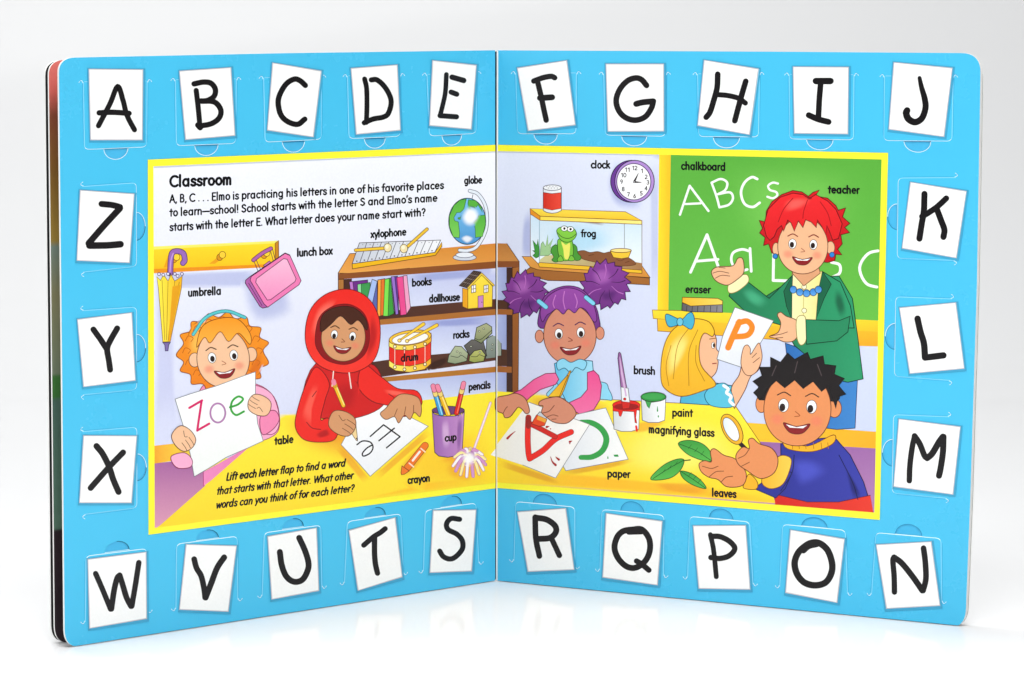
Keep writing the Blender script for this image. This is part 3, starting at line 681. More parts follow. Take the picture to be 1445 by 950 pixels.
def xylophone(p):
    p.frame(*z4)
    p.fill([(148, 935), (800, 845), (855, 765), (855, 800), (805, 868), (150, 975)], '#f2b81c', ink='#5d3a12', lw=.9)
    p.fill([(148, 935), (205, 770), (845, 748), (800, 845)], '#c6cad6', '#f8f9fc', 'h', ink=INKK, lw=.9)
    for i in range(1, 11):
        t = i/11; p.line([(148+652*t, 935-90*t), (205+640*t, 770-22*t)], '#4a4a55', .9)
    for i in range(11):
        t = (i+.45)/11; p.ell(158+652*t, 918-90*t, 6, 5, '#2a2a30'); p.ell(205+640*t, 785-22*t, 4, 4, '#8a8c96')
    p.line([(175, 828), (400, 812)], '#5d3a12', 5); p.line([(175, 828), (400, 812)], '#f2c43a', 3.4)
    p.ell(428, 808, 30, 34, '#f4e2ac', ink='#5d4a22', lw=.8); p.ell(422, 800, 14, 16, '#fdf5d8')
    p.line([(590, 795), (738, 662)], '#5d3a12', 5); p.line([(590, 795), (738, 662)], '#f2c43a', 3.4)
    p.ell(555, 815, 30, 34, '#f4e2ac', ink='#5d4a22', lw=.8); p.ell(550, 806, 14, 16, '#fdf5d8')
motif('L', 'printed_xylophone', panelL, None, xylophone)

def globe(p):
    p.frame(*z4)
    p.ell(1035, 885, 92, 26, '#d4dae4', ink='#4a5260', lw=.9); p.ell(1035, 865, 70, 22, '#eef2f8', ink='#4a5260', lw=.8)
    p.line([(1075, 360), (1140, 385), (1195, 470), (1212, 580), (1195, 690), (1130, 800), (1060, 830), (995, 828)], '#4a5260', 5.4)
    p.line([(1075, 360), (1140, 385), (1195, 470), (1212, 580), (1195, 690), (1130, 800), (1060, 830), (995, 828)], '#e6ecf4', 3.8)
    p.line([(1100, 390), (1092, 425)], '#4a5260', .9)
    p.ell(1055, 600, 146, 182, '#7cc4ee', '#4d96d2', ink='#1f3a4a', lw=1.2, n=40)
    G = '#57b23e'
    p.fill([(1048, 424), (1028, 505), (1000, 530), (972, 532), (950, 570), (955, 595), (985, 605), (995, 690), (992, 730), (945, 725), (915, 640), (914, 560), (950, 475), (1000, 432)], G, '#7ccf58', ink='#2c5a22', lw=.7)
    p.fill([(1065, 430), (1120, 436), (1165, 485), (1175, 530), (1140, 470), (1120, 500), (1095, 480), (1070, 510), (1060, 460)], G, ink='#2c5a22', lw=.7)
    p.fill([(1108, 612), (1150, 555), (1195, 550), (1200, 620), (1175, 720), (1120, 728), (1118, 660)], G, '#6cc44c', ink='#2c5a22', lw=.7)
    p.ell(995, 577, 14, 8, G, ink='#2c5a22', lw=.6)
    p.air([(1050, 480), (1130, 490), (1160, 560), (1110, 640), (1040, 640), (1000, 570)], '#ffffff', .98, .62)
    p.air([(1000, 735), (1050, 705), (1110, 735), (1055, 778)], '#ffffff', .8, .6)
motif('L', 'printed_globe', panelL, None, globe)

def books_(p):
    p.frame(*z5)
    def b(pts, sp, side_, c1, c2): p.fill(pts, c1, ink=INKK, lw=.8); p.fill(side_, c2, ink=INKK, lw=.7)
    b([(125, 155), (270, 140), (272, 300), (150, 320)], 0, [(125, 155), (152, 152), (172, 320), (150, 330)], '#6f2f86', '#c07ccc')
    b([(190, 175), (290, 160), (290, 330), (195, 340)], 0, [(190, 175), (218, 170), (222, 310), (195, 330)], '#3f9a50', '#8fdc9a')
    b([(305, 135), (345, 150), (345, 440), (245, 420)], 0, [(305, 135), (345, 152), (290, 400), (240, 400)], '#5d66ac', '#a9c0f0')
    b([(350, 140), (405, 130), (395, 420), (345, 425)], 0, [(350, 140), (375, 137), (372, 425), (345, 428)], '#e8762a', '#f6a63c')
    b([(405, 135), (450, 125), (478, 405), (430, 428)], 0, [(405, 135), (440, 130), (430, 425), (392, 425)], '#3f9e3c', '#7fe052')
    b([(455, 115), (505, 110), (515, 405), (485, 415)], 0, [(455, 115), (482, 112), (512, 408), (490, 415)], '#5b3a92', '#9a72cc')
    b([(550, 108), (580, 104), (608, 360), (572, 415)], 0, [(500, 120), (548, 112), (576, 412), (530, 420)], '#f2a4c8', '#ec4f92')
    p.line([(500, 125), (530, 415)], '#a81f58', 1.2)
motif('L', 'printed_row_of_books', panelL, None, books_)

def dollhouse(p):
    p.frame(*z5)
    p.fill([(1018, 205), (1060, 215), (1060, 368), (1018, 350)], '#f0a81e', ink='#5d3a12', lw=.8)
    p.fill([(1060, 205), (1165, 95), (1255, 190), (1252, 352), (1060, 368)], '#ffe84a', '#ffd93a', ink='#5d3a12', lw=.8)
    p.fill([(992, 185), (1105, 68), (1165, 78), (1055, 205)], '#5a4a40', ink=INKK, lw=.9)
    for i in range(1, 4):
        t = i/4; p.line([(992+63*t, 185+20*t), (1105+60*t, 68+10*t)], '#2a201c', .7); p.line([(992+113*t, 185-117*t), (1055+110*t, 205-127*t)], '#9a8a7c', .7)
    p.line([(1062, 205), (1168, 92), (1262, 182)], '#5d3a12', 3.2, False); p.line([(1062, 205), (1168, 92), (1262, 182)], '#f5d24a', 2, False)
    for x in (1088, 1186):
        p.fill([(x, 185), (x+34, 178), (x+34, 235), (x, 243)], '#fdfdfd', ink='#5d3a12', lw=.8); p.line([(x, 214), (x+34, 206)], '#5d3a12', .7); p.line([(x+17, 182), (x+17, 239)], '#5d3a12', .7)
    p.fill([(1140, 268), (1182, 262), (1182, 358), (1140, 362)], '#cf8ccc', ink='#7a4a1c', lw=.8); p.ell(1170, 316, 4, 4, INKK)
motif('L', 'printed_dollhouse', panelL, None, dollhouse)

def drum(p):
    p.frame(*z5)
    p.air([(740, 800), (900, 740), (900, 800), (760, 860)], '#2a1610', .7, .5)
    p.fill([(440, 620), (770, 560), (768, 790), (720, 845), (600, 865), (490, 850), (440, 810)], '#e8271e', '#f03a2a', 'h', smooth=False, ink='#5d1a12', lw=.9)
    p.fill([(438, 620), (438, 665), (490, 690), (600, 695), (720, 668), (772, 625), (772, 575)], '#fff06a', '#f5b72a', 'h', ink='#6b3512', lw=.9)
    p.fill([(438, 775), (438, 822), (490, 855), (600, 868), (720, 845), (770, 800), (770, 755), (720, 795), (600, 820), (490, 810)], '#fff06a', '#f5b72a', 'h', ink='#6b3512', lw=.9)
    p.ell(605, 595, 168, 58, '#f5c43a', rot=-.13, ink='#6b3512', lw=.9); p.ell(605, 602, 145, 45, '#fbf6e4', '#ffffff', rot=-.13, ink='#6b3512', lw=.7)
    for x, y, yb in ((484, 665, 828), (560, 677, 846), (642, 670, 836), (722, 645, 805)):
        p.line([(x, y+10), (x, yb-10)], '#f7d7c8', .9); p.ell(x, y, 12, 12, '#fff6c8', ink='#6b3512', lw=.9); p.ell(x, yb, 12, 12, '#fff6c8', ink='#6b3512', lw=.9)
    for a, b in (((520, 618), (710, 488)), ((580, 622), (815, 497))):
        p.line([a, b], '#6b3512', [2.6, 5.6]); p.line([a, b], '#fbd03a', [1.4, 4.2]); p.ell(a[0], a[1], 14, 13, '#fbe07a', ink='#6b3512', lw=.8)
motif('L', 'printed_drum', panelL, None, drum)

def rocks(p):
    p.frame(*z5)
    K = '#26281f'
    p.fill([(1210, 600), (1255, 578), (1330, 600), (1330, 745), (1200, 760)], '#9aa69a', '#7b877c', ink=K, lw=1)
    p.fill([(1030, 660), (1090, 612), (1180, 615), (1210, 740), (1090, 760)], '#6a6862', '#4e4c48', ink=K, lw=1)
    p.fill([(1130, 515), (1205, 482), (1248, 510), (1250, 560), (1165, 640), (1112, 610)], '#b4b98c', '#7f8a5e', ink=K, lw=1); p.line([(1115, 600), (1160, 610), (1250, 535)], K, .8)
    p.fill([(910, 735), (960, 662), (1010, 665), (1062, 720), (1050, 780), (960, 802), (898, 790)], '#b6c19c', '#8f9c7c', ink=K, lw=1); p.line([(925, 740), (980, 750), (1010, 735), (1055, 765)], K, .8)
    p.fill([(1075, 740), (1110, 700), (1165, 688), (1198, 730), (1185, 780), (1110, 792), (1068, 780)], '#c0c472', '#97a04e', ink=K, lw=1); p.line([(1085, 745), (1130, 745), (1150, 730), (1190, 745)], K, .8)
    for x, y in ((975, 705), (1000, 718), (1155, 712), (1185, 525), (1150, 545), (1255, 650), (1250, 690), (1085, 665)): p.ell(x, y, 7, 6, '#d4d8bc', ink=K, lw=.6)
motif('L', 'printed_rock_pile', panelL, None, rocks)

def table_left(p):
    p.fill([(219, 747), (351, 631), (394.5, 592), (402, 586), (505, 574.7), (594.5, 565), (700, 552.6), (700, 700), (219, 760)], '#ffee3c', '#ffd92e', ink='#8a5a1c', lw=.9)
    p.air([(385, 600), (410, 580), (560, 566), (600, 590), (540, 660), (430, 640)], '#f2a42a', .95, .7)
    p.air([(440, 725), (700, 660), (720, 700), (500, 745)], '#ffbe24', .8, .7)
    p.air([(560, 640), (690, 600), (690, 690), (580, 690)], '#ffc82a', .7, .7)
motif('L', 'printed_table', panelL, None, table_left)

SK1, SK2, SK3, SKO = '#f6c49c', '#d79a6c', '#a86a4c', '#5d2f1c'
def face(p, cx, cy, r, sk, dark, tilt=0, eye=.36, look=(0, 0), smile=.34, brow='#4a2a1a'):
    """a plain, friendly child's face"""
    c, s_ = math.cos(tilt), math.sin(tilt)
    q = lambda x, y: (cx+(x*c-y*s_)*r, cy+(x*s_+y*c)*r)
    p.fill([q(math.cos(t)*(.86+.05*math.sin(t)), math.sin(t)*(1 if math.sin(t) > 0 else .96)) for t in (i/22*2*math.pi for i in range(22))], sk, smooth=True, ink=SKO, lw=1)
    for sx in (-1, 1):
        p.air([q(sx*.5+math.cos(t)*.24, .34+math.sin(t)*.2) for t in (i/8*2*math.pi for i in range(8))], '#ee7a64', .55, .8)
        e = q(sx*eye, -.02)
        p.ell(e[0], e[1], .13*r, .17*r, '#ffffff', rot=tilt, ink='#3a2018', lw=.7)
        p.ell(e[0]+look[0]*r*.05, e[1]+look[1]*r*.06+.02*r, .075*r, .1*r, '#2a1a16', rot=tilt)
        p.line([q(sx*(eye-.17), -.28), q(sx*eye, -.36), q(sx*(eye+.17), -.28)], brow, 1.5)
    p.line([q(-.05, .12), q(.07, .22), q(-.06, .25)], dark, 1.1)
    p.fill([q(-smile, .42), q(0, .5), q(smile, .42), q(smile*.6, .64), q(0, .7), q(-smile*.6, .64)], '#8c1f24', smooth=True, ink='#4a1414', lw=.8)
    p.fill([q(-smile*.8, .46), q(0, .52), q(smile*.8, .46), q(smile*.5, .54), q(-smile*.5, .54)], '#ffffff')
def fist(p, cx, cy, r, sk, rot=0):
    """a small hand with curled fingers"""
    c, s_ = math.cos(rot), math.sin(rot)
    q = lambda x, y: (cx+(x*c-y*s_)*r, cy+(x*s_+y*c)*r)
    p.fill([q(-.9, -.5), q(-.2, -.8), (q(.6, -.7)), q(.95, -.1), q(.8, .6), q(.1, .85), q(-.7, .7), q(-1, .1)], sk, smooth=True, ink=SKO, lw=1)
    for y in (-.35, 0, .35): p.line([q(.15, y-.02), q(.6, y), q(.88, y+.06)], SKO, .8)
    p.line([q(-.5, -.35), q(-.1, -.15), q(.05, -.3)], SKO, .8)

def child_a(p):       # ginger curls, holding up the name paper
    HR = '#f79a22'
    p.frame(0, 0, 1)
    p.fill([(285, 545), (352, 540), (386, 560), (394, 600), (380, 618), (340, 625), (280, 610)], '#f48ab4', '#f9b4d2', smooth=True, ink='#8a2450', lw=1)
    p.fill([(355, 545), (383, 556), (394, 592), (386, 612), (366, 608), (358, 580)], '#f9b0d0', smooth=True, ink='#8a2450', lw=1)
    rnd = random.Random(3); curl = []
    for i in range(30):
        t = i/30*2*math.pi; k = 1.0 if i % 2 else .86
        curl.append((314+66*k*math.cos(t), 495+55*k*math.sin(t)+(6 if math.sin(t) > 0 else 0)))
    p.fill(curl, HR, '#ee7f1a', smooth=True, ink='#8a3f0c', lw=1.1)
    p.air([(262, 500), (270, 460), (300, 448), (300, 470), (280, 510)], '#ffc65a', .8, .7); p.air([(350, 520), (368, 495), (370, 520), (350, 540)], '#d8650e', .7, .7)
    for i in range(16):
        t = i/16*2*math.pi; x, y = 314+51*math.cos(t), 495+44*math.sin(t); p.line([(x-6, y+3), (x-2, y-4), (x+5, y-1), (x+2, y+4)], '#c8610f', 1.1)
    p.ell(314-40, 508, 8, 10, SK1, ink=SKO, lw=.9); p.ell(314+40, 500, 8, 10, SK1, ink=SKO, lw=.9)
    face(p, 314, 504, 43, SK1, '#b4684a', -.12, look=(.3, .2))
    p.fill([(277, 490), (284, 462), (306, 450), (334, 450), (352, 470), (352, 486), (336, 470), (322, 482), (310, 468), (296, 484), (288, 476)], HR, '#ffb444', smooth=True, ink='#8a3f0c', lw=1)
    p.line([(272, 472), (290, 448), (318, 439), (345, 448)], '#1f7f86', 5); p.line([(272, 472), (290, 448), (318, 439), (345, 448)], '#5cc9cc', 3.2)
motif('L', 'printed_child', panelL, 'child with ginger curls and pink top holding a name paper', child_a)

def name_paper(p):
    p.frame(*z3)
    p.fill([(197, 15), (300, -20), (480, -75), (640, -135), (735, -168), (735, 40), (750, 180), (788, 295), (690, 340), (540, 405), (420, 480), (325, 535), (300, 390), (250, 190)], '#ffffff', '#f1f3ef', ink='#7a8088', lw=.9)
    p.line([(292, 74), (378, 24)], '#d81f66', 3.2); p.line([(374, 30), (345, 226)], '#d81f66', 3.2); p.line([(345, 226), (425, 180)], '#d81f66', 3.2)
    p.line([(483+50*math.cos(t), 108+64*math.sin(t)) for t in (i/14*2*math.pi for i in range(14))], '#b078ac', 2.6, closed=True)
    p.line([(565, 70), (620, 50), (652, 15), (620, -2), (580, 30), (572, 85), (605, 122), (658, 98)], '#3aa83c', 3)
motif('L', 'printed_name_paper', panelL, 'white paper with Zoe written in pink, mauve and green', name_paper)
def hand_at(side, par, lab, x, y, r, sk, rot, extra=None):
    def d(p):
        if extra: extra(p.frame(*z3))
        fist(p.frame(0, 0, 1), x, y, r, sk, rot)
    motif(side, 'printed_hand', par, lab, d)
hand_at('L', panelL, 'hand gripping the lower corner of the name paper', 259, 619, 18, SK1, .9, lambda p: p.fill([(175, 395), (260, 375), (310, 420), (300, 470), (220, 478), (178, 440)], '#f9b0d0', smooth=True, ink='#8a2450', lw=1))
hand_at('L', panelL, 'hand gripping the right side of the name paper', 365, 572, 17, SK1, 3.6, lambda p: p.fill([(770, 130), (860, 90), (895, 150), (850, 220), (780, 250)], '#f48ab4', smooth=True, ink='#8a2450', lw=1))

def e_paper(p):
    p.frame(*z6)
    p.air([(0, 560), (60, 520), (300, 830), (240, 860)], '#f0a02a', .7, .5, False); p.air([(300, 800), (760, 400), (790, 450), (340, 840)], '#f0a02a', .7, .5, False)
    p.fill([(60, 545), (200, 290), (340, 180), (640, 345), (748, 400), (560, 560), (290, 795), (180, 670)], '#ffffff', '#eef0f4', 'v', ink='#8a8478', lw=.9)
    p.line([(290, 480), (395, 388), (525, 482), (418, 570)], '#1c1a1e', 2, False); p.line([(358, 514), (480, 415)], '#1c1a1e', 2)
    p.line([(185, 545), (230, 516), (290, 525), (312, 565), (290, 610), (240, 635), (228, 615), (260, 575), (300, 550)], '#1c1a1e', 2)
motif('L', 'printed_letter_paper', panelL, 'white sheet with a half-written letter E', e_paper)

def child_b(p):       # red hooded sweater, drawing
    RD, RO, RD2 = '#ee2a22', '#6b0f12', '#d31f1e'
    p.frame(0, 0, 1)
    p.fill([(446, 512), (520, 512), (540, 540), (540, 572), (500, 590), (450, 590), (424, 580)], RD2, smooth=True, ink=RO, lw=1.1)
    p.fill([(512, 514), (535, 530), (560, 548), (588, 552), (594, 572), (570, 588), (552, 574), (524, 566), (505, 545)], RD, smooth=True, ink=RO, lw=1.1)
    p.fill([(446, 518), (432, 540), (420, 575), (416, 602), (428, 620), (452, 624), (472, 620), (476, 602), (462, 590), (452, 592), (458, 565), (464, 540)], RD, smooth=True, ink=RO, lw=1.1)
    p.fill([(430, 478), (436, 440), (458, 416), (490, 408), (518, 420), (534, 448), (535, 485), (524, 512), (496, 526), (462, 522), (440, 506)], RD, '#f5382c', smooth=True, ink=RO, lw=1.1)
    p.air([(436, 470), (446, 436), (466, 420), (476, 424), (456, 446), (446, 480)], '#ff7a68', .8, .7); p.air([(524, 440), (534, 460), (530, 492), (516, 512), (518, 480)], '#b01418', .8, .7)
    p.air([(424, 590), (432, 560), (442, 540), (450, 545), (440, 580), (438, 606)], '#ff6a58', .7, .7); p.air([(445, 612), (462, 604), (466, 614), (450, 619)], '#a81218', .8, .6); p.air([(472, 540), (505, 540), (500, 578), (477, 580)], '#a81218', .6, .8); p.air([(540, 549), (572, 553), (576, 559), (548, 558)], '#ff7462', .7, .7)
    p.fill([(444, 480), (450, 448), (470, 432), (494, 430), (514, 444), (521, 472), (514, 500), (490, 514), (464, 510), (450, 498)], '#8c1216', smooth=True, ink=RO, lw=.9)
    face(p, 484, 474, 36, SK2, '#8a4c2c', .1, look=(-.2, .7))
    p.fill([(452, 468), (454, 446), (472, 434), (498, 434), (515, 450), (517, 466), (505, 452), (494, 458), (480, 446), (466, 458)], '#4a2416', smooth=True, ink='#24100a', lw=.9)
    p.line([(470, 524), (468, 545)], '#f7e4da', 1.6); p.line([(492, 526), (495, 548)], '#f7e4da', 1.6)
    for a in ([(432, 596), (440, 604), (452, 606)], [(548, 556), (556, 562), (558, 572)], [(440, 560), (446, 552)]): p.line(a, RO, 1)
    # resting hand, fingers spread on the sheet
    p.fill([(552, 566), (566, 556), (588, 560), (594, 574), (592, 588), (584, 582), (578, 592), (570, 586), (562, 597), (556, 588), (544, 592), (536, 584), (544, 576)], SK2, smooth=True, ink=SKO, lw=1)
    for a in ([(572, 574), (570, 585)], [(583, 572), (583, 582)], [(560, 577), (556, 587)]): p.line(a, SKO, .8)
    p.frame(*z6)     # pencil in the writing hand
    p.line([(10, 75), (78, 235)], '#5d3a12', 6.4); p.line([(10, 75), (78, 235)], '#f8c02c', 5); p.line([(18, 72), (84, 230)], '#fbe88a', 1.4)
    p.line([(5, 62), (12, 82)], '#d8a020', 6.6); p.line([(0, 45), (4, 60)], '#ee8aa4', 6.6)
    p.fill([(118, 420), (178, 395), (188, 480), (190, 512), (180, 512), (165, 490)], '#f6d89a', ink='#5d3a12', lw=.8); p.fill([(176, 492), (188, 488), (195, 525)], INKK)
    p.line([(130, 400), (150, 430)], '#f8c02c', 6)
    p.frame(0, 0, 1)
    fist(p, 483, 597, 20, SK2, .5)
motif('L', 'printed_child', panelL, 'child in a red hooded sweater writing with a pencil', child_b)

def cup(p):
    p.frame(*z6)
    p.air([(1000, 560), (1130, 600), (1000, 700), (820, 680)], '#f5a82a', .8, .6)
    p.ell(905, 275, 128, 34, '#6a3f78', ink=INKK, lw=.9)
    for a, b, c1, c2 in (((805, 150), (850, 305), '#3aa0d8', '#a8dcf4'), ((845, 150), (905, 305), '#f8bf2a', '#fde68a'), ((1010, 130), (970, 295), '#e0281e', '#f4705c')):
        d = nrm((b[0]-a[0], b[1]-a[1]))
        p.line([a, b], INKK, 7.4); p.line([a, b], c1, 6); p.line([(a[0]+6, a[1]), (b[0]+6, b[1])], c2, 1.6)
        m = (a[0]-d[0]*36, a[1]-d[1]*36); e = (a[0]-d[0]*70, a[1]-d[1]*70)
        p.line([m, a], '#5d3a12', 7.6); p.line([m, a], '#f4d87a', 6.2); p.line([e, m], '#8a2a44', 7.4); p.line([e, m], '#f08aa6', 6)
    p.fill([(778, 285), (800, 305), (850, 318), (905, 320), (960, 318), (1010, 305), (1033, 285), (1015, 600), (975, 632), (900, 645), (830, 635), (798, 605)], '#9a64ae', '#c690cc', 'h', ink=INKK, lw=1)
    p.air([(850, 360), (910, 350), (920, 560), (860, 570)], '#e2bce4', .7, .7)
    p.air([(975, 340), (1020, 320), (1005, 590), (970, 600)], '#7d4a94', .7, .6)
motif('L', 'printed_pencil_cup', panelL, None, cup)

def crayon(p):
    p.frame(*z6)
    p.air([(500, 740), (700, 520), (770, 560), (600, 800)], '#f09a2a', .6, .6)
    p.line([(722, 552), (580, 730)], '#7a2a10', 10.4); p.line([(722, 552), (580, 730)], '#f27a2a', 9)
    p.fill([(540, 712), (598, 752), (560, 778), (536, 782), (532, 765)], '#f27a2a', ink='#7a2a10', lw=.9)
    p.line([(690, 575), (722, 602)], '#fbe4cc', 1.8); p.line([(596, 690), (632, 720)], '#fbe4cc', 1.8); p.line([(680, 600), (625, 670)], '#fdf0e0', 3)
motif('L', 'printed_crayon', panelL, None, crayon)

def wand(p):
    p.frame(*z6)
    p.air([(880, 700), (1000, 640), (1200, 700), (1080, 840), (900, 800)], '#f2a02a', .6, .5)
    p.line([(1238, 215), (1100, 605)], '#c07ab8', 3.6); p.line([(1238, 215), (1100, 605)], '#fbeaf4', 2.4)
    rn = random.Random(8)
    for i in range(15):
        t = math.radians(168-i*23); x, y = 1070+math.cos(t)*130, 690+math.sin(t)*108
        m = (1070+math.cos(t)*70, 655+math.sin(t)*50-25)
        cc = ('#fdf8fb', '#d89ad0', '#fff0a0')[i % 3]
        p.line([(1070, 640), m, (x, y)], '#b070b4', [2.2, 5.4, 4.4]); p.line([(1070, 640), m, (x, y)], cc, [1.4, 4.2, 3.2])
    p.air([(1010, 620), (1070, 590), (1130, 620), (1120, 690), (1060, 720), (1010, 680)], '#ffffff', .95, .7)
motif('L', 'printed_pompom_wand', panelL, None, wand)

def cap_(side, parent, name, string, p0, p1, size, size2=None, wt=.235, ital=0, F=(0, 0, 1), label=None):
    p = Print(side, False, 3e-5).frame(*F); p.text(string, p0, p1, size, size2, wt, ital)
    p.make(name, parent, label or 'printed word '+string)
TL_ = [('lunch box', z1, (1015, 745), (1250, 730), 10.2), ('umbrella', z2, (285, 87), (505, 73), 10.2), ('globe', z4, (1032, 304), (1170, 298), 9.4), ('xylophone', z4, (295, 729), (572, 708), 9.6),
 ('books', z5, (620, 190), (772, 177), 9.4), ('dollhouse', z5, (755, 316), (995, 300), 9.6), ('rocks', z5, (945, 602), (1070, 590), 9.4), ('drum', z5, (532, 783), (668, 770), 9.4),
 ('pencils', z6, (1067, 117), (1235, 98), 9.4), ('cup', z6, (878, 519), (968, 509), 9.4), ('crayon', z6, (585, 853), (758, 832), 9.6), ('table', z3, (865, 320), (988, 306), 10)]
for s_, F, a, b, sz in TL_: cap_('L', panelL, 'caption', s_, a, b, sz, F=F)
cap_('L', panelL, 'heading', 'Classroom', (238.9, 263.4), (326, 260), 14.6, 14, .245, label='printed heading Classroom')
for s_, a, b in (('A, B, C . . . Elmo is practicing his letters in one of his favorite places', (238.9, 286), (625.4, 266)), ('to learn\u2014school! School starts with the letter S and Elmo\u2019s name', (238.9, 305.2), (616.4, 284)), ('starts with the letter E. What letter does your name start with?', (238.9, 325.8), (599.4, 304.4))):
    cap_('L', panelL, 'story_line', s_, a, b, 10.6, 9.9, .215, label='printed line of story text')
for s_, a, b in (('Lift each letter flap to find a word', (318.3, 677.9), (486, 657.8)), ('that starts with that letter. What other', (305, 698), (497, 675.2)), ('words can you think of for each letter?', (304, 717.4), (498, 693.4))):
    cap_('L', panelL, 'instruction_line', s_, a, b, 10.2, 9.6, .21, .2, label='printed line of slanted text')
# ------------------------------------------------------------------ classroom picture, right page
z7, z8, z9 = (695, 205, 5.588), (695, 370, 5.588), (695, 530, 5.588)
z10, z11 = (900, 205, 3.878), (900, 440, 3.167)
def panel_right(p):
    p.fill([(701.6, 204.4), (1253.5, 215.8), (1241.7, 733.7), (701.8, 688.6)], YEL)
    p.quad = PANEL['R']
    p.fill([(700, 210), (1250, 222), (1245, 640), (700, 600)], '#e3e8f9', '#ccd5f2')
    p.fill([(701, 212.8), (1245, 224.5), (1245, 227), (701, 215.4)], '#bfc3d8')
    p.frame(*z11)
    p.fill([(480, 560), (1080, 600), (1080, 920), (480, 920)], '#9a64a4', '#b583b4')
    p.fill([(440, 492), (1080, 537), (1080, 612), (440, 574)], '#f9c82e', '#f2b024', 'h', ink='#8a5a1c', lw=.8)
panelR = motif('R', 'picture_panel', book, 'yellow-framed classroom picture, right half', panel_right, False)

def shelf_right(p):
    p.frame(*z7)
    p.fill([(-20, 772), (115, 775), (212, 918), (-20, 918)], '#b8793a', '#cf8f48', ink='#2c1408', lw=.9)
    p.frame(*z8)
    p.fill([(-20, 40), (160, 40), (160, 620), (0, 1060), (-20, 1060)], '#aab6de')
    p.fill([(-20, 45), (115, 45), (115, 880), (110, 1080), (-20, 1080)], '#b3bee6', '#9fabdc', 'h')
    p.fill([(112, 42), (160, 42), (158, 1085), (112, 1085)], '#3e251e')
    p.fill([(158, 42), (212, 38), (204, 1085), (158, 1085)], '#a8662c', '#8a4f22', 'v', ink='#2c1408', lw=.8)
    p.fill([(-20, -8), (212, -8), (212, 40), (-20, 42)], '#8d5026', ink='#2c1408', lw=.9)
    p.fill([(-20, 295), (116, 300), (116, 372), (-20, 368)], '#50301f'); p.fill([(-20, 368), (160, 374), (160, 416), (-20, 412)], '#a4622a', ink='#2c1408', lw=.8)
    p.fill([(-20, 678), (116, 690), (116, 820), (-20, 818)], '#50301f'); p.fill([(-20, 815), (156, 825), (156, 872), (-20, 865)], '#a4622a', ink='#2c1408', lw=.8)
    p.fill([(-10, 576), (20, 580), (70, 640), (72, 735), (-10, 745)], '#a3ad9c', ink='#26281f', lw=.9)
motif('R', 'printed_bookshelf', panelR, None, shelf_right)

def chalkboard(p):
    p.frame(*z10)
    p.air([(60, 60), (120, 50), (118, 880), (70, 880)], '#b3bbe0', .6, .6, False)
    p.fill([(180, 40), (1345, 70), (1340, 960), (165, 935)], '#5cae3f', '#66bb46', 'v')
    p.air([(500, 90), (1200, 120), (1200, 500), (700, 600), (480, 400)], '#7cca58', .7, .8)
    p.fill([(118, 40), (182, 42), (168, 940), (108, 940)], '#ffe12c', '#f5c228', 'h', ink='#8a5a1c', lw=.9); p.line([(165, 50), (152, 930)], '#d89a1e', 1)
    p.frame(*z11)
    p.fill([(66, -8), (210, -5), (1080, 40), (1080, 92), (800, 92), (70, 30)], '#ffe030', '#f7c42a', 'v', ink='#8a5a1c', lw=.9)
    p.fill([(88, 32), (1080, 90), (1080, 155), (960, 152), (560, 120), (90, 86)], '#f7c62c', '#eda822', 'v', ink='#8a5a1c', lw=.9)
    p.frame(*z10); CH = '#f7fbf4'
    p.line([(232, 380), (285, 222)], CH, 3.2); p.line([(285, 222), (388, 360)], CH, 3.2); p.line([(262, 322), (345, 318)], CH, 3)
    p.line([(405, 205), (432, 280), (448, 340)], CH, 3.2); p.line([(405, 205), (455, 185), (490, 205), (480, 245), (440, 268)], CH, 3.2); p.line([(440, 268), (505, 258), (522, 290), (500, 325), (448, 340)], CH, 3.2)
    p.line([(655, 185), (625, 175), (585, 205), (566, 260), (585, 320), (630, 338), (668, 315)], CH, 3.6)
    p.line([(768, 210), (740, 205), (715, 222), (725, 245), (758, 256), (764, 275), (740, 290), (710, 282)], CH, 3)
    p.line([(290, 695), (380, 490)], CH, 4); p.line([(380, 490), (440, 660)], CH, 4); p.line([(318, 635), (440, 625)], CH, 3.8)
    p.line([(612, 580), (570, 570), (522, 590), (515, 640), (550, 690), (600, 680)], CH, 3.6); p.line([(615, 565), (622, 690)], CH, 3.8)
    p.line([(745, 560), (742, 740)], CH, 4); p.line([(742, 740), (820, 742)], CH, 4)
    p.line([(1060, 640), (1105, 655), (1105, 700), (1060, 725)], CH, 4)
    p.line([(1330, 575), (1260, 595), (1215, 670), (1250, 755), (1325, 780)], CH, 4)
motif('R', 'printed_chalkboard', panelR, 'green chalkboard with white chalk letters', chalkboard)

def clock(p):
    p.frame(*z7)
    p.air([(900, 250), (1000, 110), (1200, 480), (1040, 520), (930, 440)], '#a9b2de', .8, .5)
    p.ell(1098, 285, 165, 166, '#6a3a92', ink='#1c1030', lw=1.1, n=44)
    p.ell(1122, 285, 155, 166, '#b48fd4', ink='#1c1030', lw=1.1, n=44)
    p.ell(1116, 288, 134, 143, '#ffffff', ink='#3a2258', lw=1.1, n=44)
    for i, (x, y) in enumerate(((1181, 203), (1213, 250), (1226, 293), (1212, 340), (1175, 380), (1122, 400), (1073, 388), (1032, 346), (1019, 288), (1036, 236), (1066, 193), (1124, 180))):
        st = str(i+1); wd = 20*len(st)*.5
        p.text(st, (x-wd, y+15), (x+wd-2, y+15), 5.4, wt=.2)
    p.line([(1118, 290), (1152, 222)], INKK, [3.2, .8]); p.line([(1118, 290), (1175, 293)], INKK, [3, .8])
    p.ell(1118, 290, 9, 9, INKK); p.ell(1118, 290, 4, 4, '#ffffff')
motif('R', 'printed_clock', panelR, None, clock)

